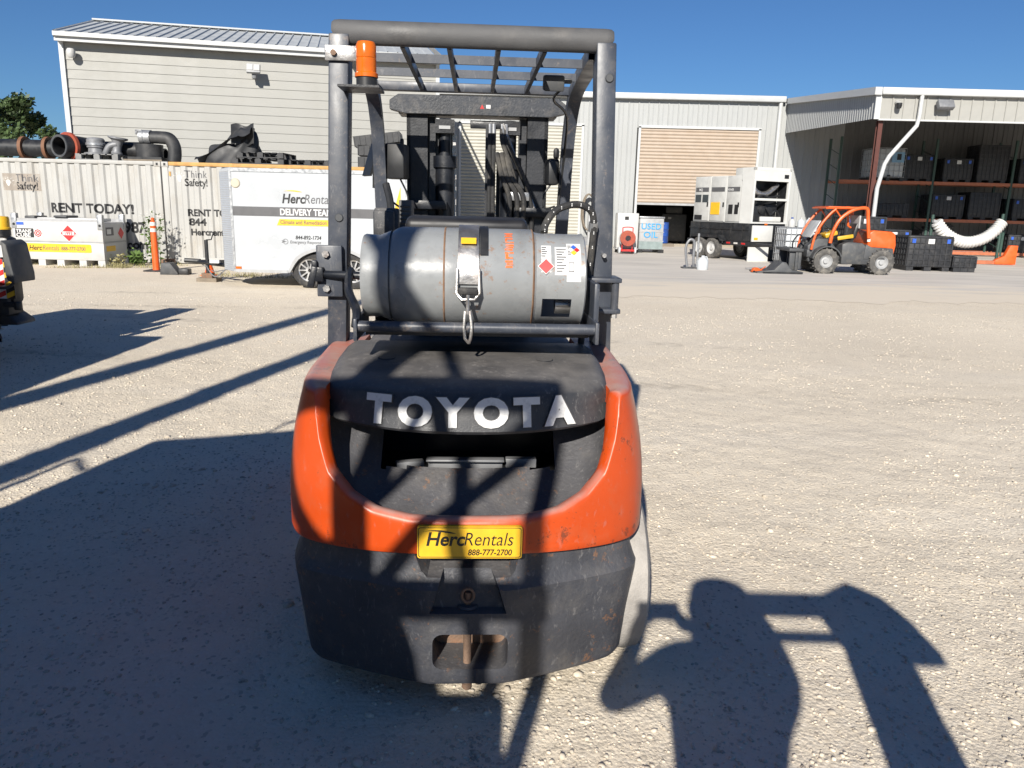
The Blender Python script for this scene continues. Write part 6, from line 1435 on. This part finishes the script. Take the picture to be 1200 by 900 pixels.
# ================================================================ machine parked at the left edge of the yard
def yard_truck():
    t = thing('yard_machine', 'dark machine with striped marker plates and a yellow beacon at the yard edge', 'machine', (-5.50, 7.0, 0))
    wheel(t, 'wheel', (.18, .25, .52), .52, .36, .27, 'rubber', 'charcoal', lugs=18)
    wheel(t, 'wheel', (-1.6, .25, .52), .52, .36, .27, 'rubber', 'charcoal', lugs=18)
    wheel(t, 'wheel', (.18, -3.6, .52), .52, .36, .27, 'rubber', 'charcoal', lugs=18)
    wheel(t, 'wheel', (-1.6, -3.6, .52), .52, .36, .27, 'rubber', 'charcoal', lugs=18)
    b = MB(); b.b2(-1.5, .1, -5.2, .9, .55, 1.1); b.build('chassis', 'black', t, bevel=.04)
    b = MB(); b.b2(-1.6, .75, -5.6, -2.3, .9, 2.15); b.build('engine_cover', 'charcoal', t, bevel=.08)
    b = MB(); b.b2(-1.55, -.5, -2.3, -.6, 1.1, 2.35); b.build('cab', 'charcoal', t, bevel=.08); MB().b2(-1.4, -.65, -2.32, -2.305, 1.5, 2.2).build('cab_pane', 'glass', t)
    b = MB(); b.box((-.05, -2.2, 1.75), (.42, 4.6, .40), (4, 0, 0)); b.build('boom', 'black', t, bevel=.03)
    b = MB(); b.box((-.2, .2, 1.35), (.5, .35, .5), (4, 0, 0)); b.build('boom_head', 'black', t, bevel=.04)
    b = MB(); b.b2(-.15, .72, .32, .50, .50, 1.14); b.build('rear_cowl', 'black', t, bevel=.05)
    b = MB(); b.prism([(.775, 1.12), (.83, 1.08), (.87, .80), (.87, .72), (.80, .74), (.785, .8)], .12, .45, 'y'); b.build('lamp_guard', 'charcoal', t, bevel=.02)
    MB().tube(catmull([(.62, .2, .74), (.66, .18, .68), (.76, .2, .68), (.80, .25, .74)], 5), .016, 8).build('guard_loop', 'black', t)
    # chevron plates
    for x0, mats in ((.60, ('red', 'decal')), (.683, ('yellow', 'ink'))):
        bb = MB(); bb.b2(x0, x0+.082, .27, .285, .56, .93); pl = bb.build('marker_plate', mats[1], t)
        for k in range(4):
            z = .56+k*.098
            s = MB(); s.add([(x0+.002, .268, z), (x0+.08, .268, z+.035), (x0+.08, .268, z+.082), (x0+.002, .268, z+.047)], [(0, 1, 2, 3)]); s.build('stripe', mats[0], pl, smooth=0)
    MB().b2(.63, .70, .268, .285, .95, 1.06).build('plate_label', 'decal', t)
    b = MB(); b.b2(.45, .68, .28, .5, .40, .56); b.box((.70, .3, .50), (.14, .05, .05)); b.cyl((.76, .3, .53), (.76, .3, .45), .035); b.build('tow_hook', 'black', t, bevel=.01)
    b = MB(); b.prism([(.40, .30), (.74, .30), (.72, .34), (.58, .44), (.40, .44)], .3, .6, 'y'); b.build('step', 'black', t, bevel=.02)
    b = MB(); b.tube(catmull([(.1, .28, 1.06), (.3, .26, 1.10), (.42, .26, 1.08), (.5, .28, 1.0)], 5), .02, 8); b.build('grab_rail', 'hvac', t)
    be = MB(); be.cyl((.60, .45, 1.14), (.60, .45, 1.20), .07); bc = be.build('beacon_base', 'black', t)
    MB().lathe([(.075, 1.20), (.075, 1.215), (.065, 1.22), (.066, 1.30), (.06, 1.32), (.0, 1.325)], (.60, .45, 0), 'z', 20).build('beacon_lens', 'yellow', bc)
    MB().lathe([(.13, 1.20), (.12, 1.35), (.05, 1.55), (.0, 1.56)], (.30, .6, 0), 'z', 18).build('exhaust_cowl', 'hvac', t)
yard_truck()

# ================================================================ machine behind the photographer on the left (its shadow falls over the tail of the forklift)
def telehandler():
    t = thing('rough_terrain_forklift', 'tall rough terrain forklift parked behind the photographer with open mast', 'forklift', (-2.2, -1.6, 0))
    for x in (-1.0, .75):
        wheel(t, 'wheel', (x, .3, .6), .6, .4, .3, 'rubber', 'yellowmach', lugs=20); wheel(t, 'wheel', (x, -2.6, .6), .6, .4, .3, 'rubber', 'yellowmach', lugs=20)
    b = MB(); b.b2(-.95, .85, -3.6, .9, .5, 1.35); b.build('chassis', 'yellowmach', t, bevel=.05)
    b = MB(); b.b2(-1.0, .95, -3.7, -1.4, 1.3, 2.05); b.build('engine_cover', 'yellowmach', t, bevel=.1)
    b = MB(); b.b2(-1.05, .15, -1.3, 1.75, 1.3, 1.75); b.build('cab_base', 'charcoal', t, bevel=.05)
    b = MB(); b.prism([(-1.08, -1.35), (.30, -1.35), (.42, 2.30), (-1.08, 1.72)], 2.42, 2.52, 'z'); b.build('cab_roof', 'charcoal', t, bevel=.03)
    b = MB(); b.tube([(-.5, 1.6, 2.5), (-.5, 1.6, 2.85), (.35, 2.1, 2.85), (.35, 2.1, 2.5)], .018, 6); b.tube([(-.5, 1.6, 2.68), (.35, 2.1, 2.68)], .014, 6); b.tube([(-.1, 1.83, 2.5), (-.1, 1.83, 2.85)], .014, 6); b.tube([(.35, 2.1, 2.85), (.42, 0, 2.85)], .018, 6); b.build('roof_rail', 'charcoal', t)
    b = MB(); b.b2(-1.04, .18, -1.3, 1.7, 1.75, 2.42); b.build('cab_glass', 'glass', t)
    for x in (-1.02, .16):
        for y in (-1.3, 1.72): MB().b2(x-.05, x+.05, y-.05, y+.05, 1.7, 2.45).build('cab_post', 'charcoal', t)
    # mast and guard on the right hand side
    for x in (.55, 1.08, 1.62):
        hw = .05 if x < 1.5 else .022
        MB().b2(x-hw, x+hw, .55, .66, .3, {.55: 3.0, 1.08: 3.5}.get(x, 2.75)).build('mast_rail', 'charcoal', t)
    for z in (1.35, 2.05, 2.72): MB().b2(.5, 1.66, .57, .64, z-.05, z+.05).build('mast_tie', 'charcoal', t)
    b = MB(); b.tube([(.6, .6, 1.4), (1.6, .6, 2.65)], .028, 6); b.tube([(1.6, .6, 1.4), (1.0, .6, 2.05)], .022, 6); b.tube([(.98, .6, 2.1), (1.3, .6, 2.72)], .02, 6); b.tube([(.85, .6, 3.55), (1.4, .6, 2.7)], .025, 6); b.build('mast_brace', 'charcoal', t)
    b = MB(); b.tube(catmull([(.75, .55, 2.9), (.85, .5, 2.4), (1.2, .5, 2.0), (1.25, .5, 1.4)], 6), .035, 6); b.tube(catmull([(1.3, .55, 2.7), (1.38, .5, 2.3), (1.45, .5, 1.8), (1.35, .5, 1.2)], 6), .03, 6); b.build('hydraulic_hose', 'black', t)
    b = MB(); b.b2(.25, 1.66, .45, 1.2, .3, 1.42); b.build('carriage', 'charcoal', t, bevel=.04)
    b = MB(); b.prism([(.18, 1.1), (1.55, 1.1), (1.12, 2.2), (.18, 2.35)], .4, .7, 'y'); b.build('lift_cylinder_cover', 'charcoal', t, bevel=.05)
    for s in (-1.1, .3): MB().tube([(s, 1.7, 2.2), (s-.15, 1.9, 2.2), (s-.15, 1.9, 1.9)], .02, 6).build('mirror_arm', 'black', t)
telehandler()
o = thing('light_pole', 'tall grey steel light pole standing behind the parked yard machine', 'pole', (-5.72, -3.4, 0)); MB().tube([(0, 0, 0), (0, 0, 9.6)], [.19, .15], 14).build('shaft', 'galv', o); MB().box((0, .3, 9.55), (.35, .7, .12)).build('lamp_head', 'charcoal', o, bevel=.02)
o = thing('utility_pole', 'wooden utility pole standing behind the photographer', 'pole', (-4.35, -3.0, 0)); MB().tube([(0, 0, 0), (0, 0, 8.4)], [.17, .13], 14).build('shaft', 'pole', o); MB().b2(-.9, .9, -.06, .06, 7.7, 7.82).build('crossarm', 'pole', o)

# post of an access lift next to the photographer
o = thing('access_lift', 'upright lift mast with a sloping hood beside the photographer', 'lift', (.76, -.22, 0))
MB().b2(-.10, .10, -.1, .1, .2, 1.62).build('mast', 'charcoal', o, bevel=.02)
MB().prism([(-.14, 1.62), (.02, 1.70), (.14, 1.63), (.21, 1.52), (.215, 1.47), (.12, 1.47), (-.14, 1.50)], -.12, .12, 'y').build('hood', 'charcoal', o, bevel=.02)
for z, r_ in ((1.64, .05), (1.51, .022)): MB().tube([(-.52, 0, z), (-.08, 0, z)], r_, 8).build('rail', 'yellowmach', o)
MB().b2(-.3, .35, -.5, .4, .06, .22).build('base', 'yellowmach', o, bevel=.03)
for x in (-.26, .31):
    for y in (-.4, .3): MB().cyl((x-.03, y, .08), (x+.03, y, .08), .08, n=14).build('castor', 'rubber', o)

# ================================================================ the person taking the picture
def person():
    V = []; Rr = []; E_ = []
    def vtx(p, r, par=None):
        V.append(p); Rr.append(r); i = len(V)-1
        if par is not None: E_.append((par, i))
        return i
    X, Y = .17, -.36
    pel = vtx((X, Y, .95), (.165, .12))
    sp = vtx((X, Y, 1.10), (.155, .115), pel); ch = vtx((X, Y+.01, 1.30), (.19, .125), sp); up = vtx((X, Y, 1.47), (.18, .10), ch); nk = vtx((X, Y+.02, 1.56), (.075, .065), up)
    hd = vtx((X-.01, Y+.05, 1.62), (.07, .085), nk); hd2 = vtx((X-.01, Y+.05, 1.70), (.078, .098), hd); hd3 = vtx((X-.01, Y+.03, 1.77), (.06, .075), hd2)
    for s in (-1, 1):
        hp = vtx((X+s*.10, Y, .88), (.10, .105), pel); kn = vtx((X+s*.13, Y+.02, .49), (.065, .07), hp); an = vtx((X+s*.15, Y-.02, .10), (.042, .048), kn)
        hl = vtx((X+s*.15, Y-.04, .045), (.045, .04), an); to = vtx((X+s*.17, Y+.13, .035), (.045, .032), hl)
    # left arm holds the phone, right arm bends to steady it
    for s, el, wr, hn in ((-1, (-.17, -.16, 1.25), (-.075, -.09, 1.42), (-.065, -.055, 1.49)), (1, (.36, -.16, 1.56), (.10, -.08, 1.46), (.085, -.055, 1.50))):
        sh = vtx((X+s*.20, Y, 1.47), (.075, .07), up); e = vtx(el, (.044, .044), sh); w_ = vtx(wr, (.030, .030), e); h = vtx(hn, (.032, .018), w_)
        d = -s
        for k in range(4):
            z = hn[2]-.02+k*.018
            a = vtx((hn[0]+d*.025, hn[1]+.004, z), (.009, .009), h); b_ = vtx((hn[0]+d*.05, hn[1]-.012, z), (.008, .008), a)
        a = vtx((hn[0]+d*.006, hn[1]-.03, hn[2]-.01), (.010, .010), h); vtx((hn[0]+d*.035, hn[1]-.04, hn[2]+.01), (.009, .009), a)
    me = bpy.data.meshes.new('person'); me.from_pydata(V, E_, [])
    o = bpy.data.objects.new('person', me); C.objects.link(o)
    sk = o.modifiers.new('s', 'SKIN'); me.skin_vertices[0]
    for i, r_ in enumerate(Rr): me.skin_vertices[0].data[i].radius = r_
    me.skin_vertices[0].data[0].use_root = True
    sb = o.modifiers.new('d', 'SUBSURF'); sb.levels = 2; sb.render_levels = 2
    bpy.context.view_layer.update()
    m2 = bpy.data.meshes.new_from_object(o.evaluated_get(bpy.context.evaluated_depsgraph_get())); o.modifiers.clear(); o.data = m2
    for k in ('shirt', 'trouser', 'skin', 'black'): m2.materials.append(M[k])
    for p in m2.polygons:
        c = p.center; arm = abs(c.x-X) > .2 or c.y > Y+.16
        p.material_index = 3 if c.z < .085 else 1 if c.z < .98 else 2 if (c.z > 1.545 or (arm and c.z > 1.0 and c.y > -.20 and c.z > 1.28)) else 0
        p.use_smooth = True
    tag(o, 'person in a navy shirt holding up a phone behind the camera', 'person')
    h = MB(); h.lathe([(.085, -.20), (.118, -.14), (.122, -.02), (.122, .06), (.112, .10), (.06, .115), (0, .118)], (X+.01, Y-.005, 1.68), 'z', 24); h.build('hair', 'hair', o)
    fc = MB(); fc.box((X-.01, Y+.155, 1.66), (.022, .03, .04)); fc.build('nose', 'skin', o, bevel=.008)
    for s in (-1, 1):
        e = MB(); e.lathe([(0, -.012), (.012, 0), (0, .012)], (X-.01+s*.033, Y+.138, 1.685), 'y', 10); e.build('eye', 'white', o); r_ = MB(); r_.box((X-.01+s*.09, Y+.04, 1.67), (.02, .035, .055)); r_.build('ear', 'skin', o, bevel=.008)
    mo = MB(); mo.box((X-.01, Y+.142, 1.622), (.045, .01, .010)); mo.build('mouth', 'red', o, bevel=.003)
    p = thing('phone', 'black phone held up in both hands', 'phone', (0.01, -.035, 1.50)); MB().b2(-.075, .075, -.004, .004, -.038, .038).build('case', 'black', p, bevel=.003); MB().b2(-.07, .07, -.0052, -.0042, -.034, .034).build('screen', 'glass', p)
person()
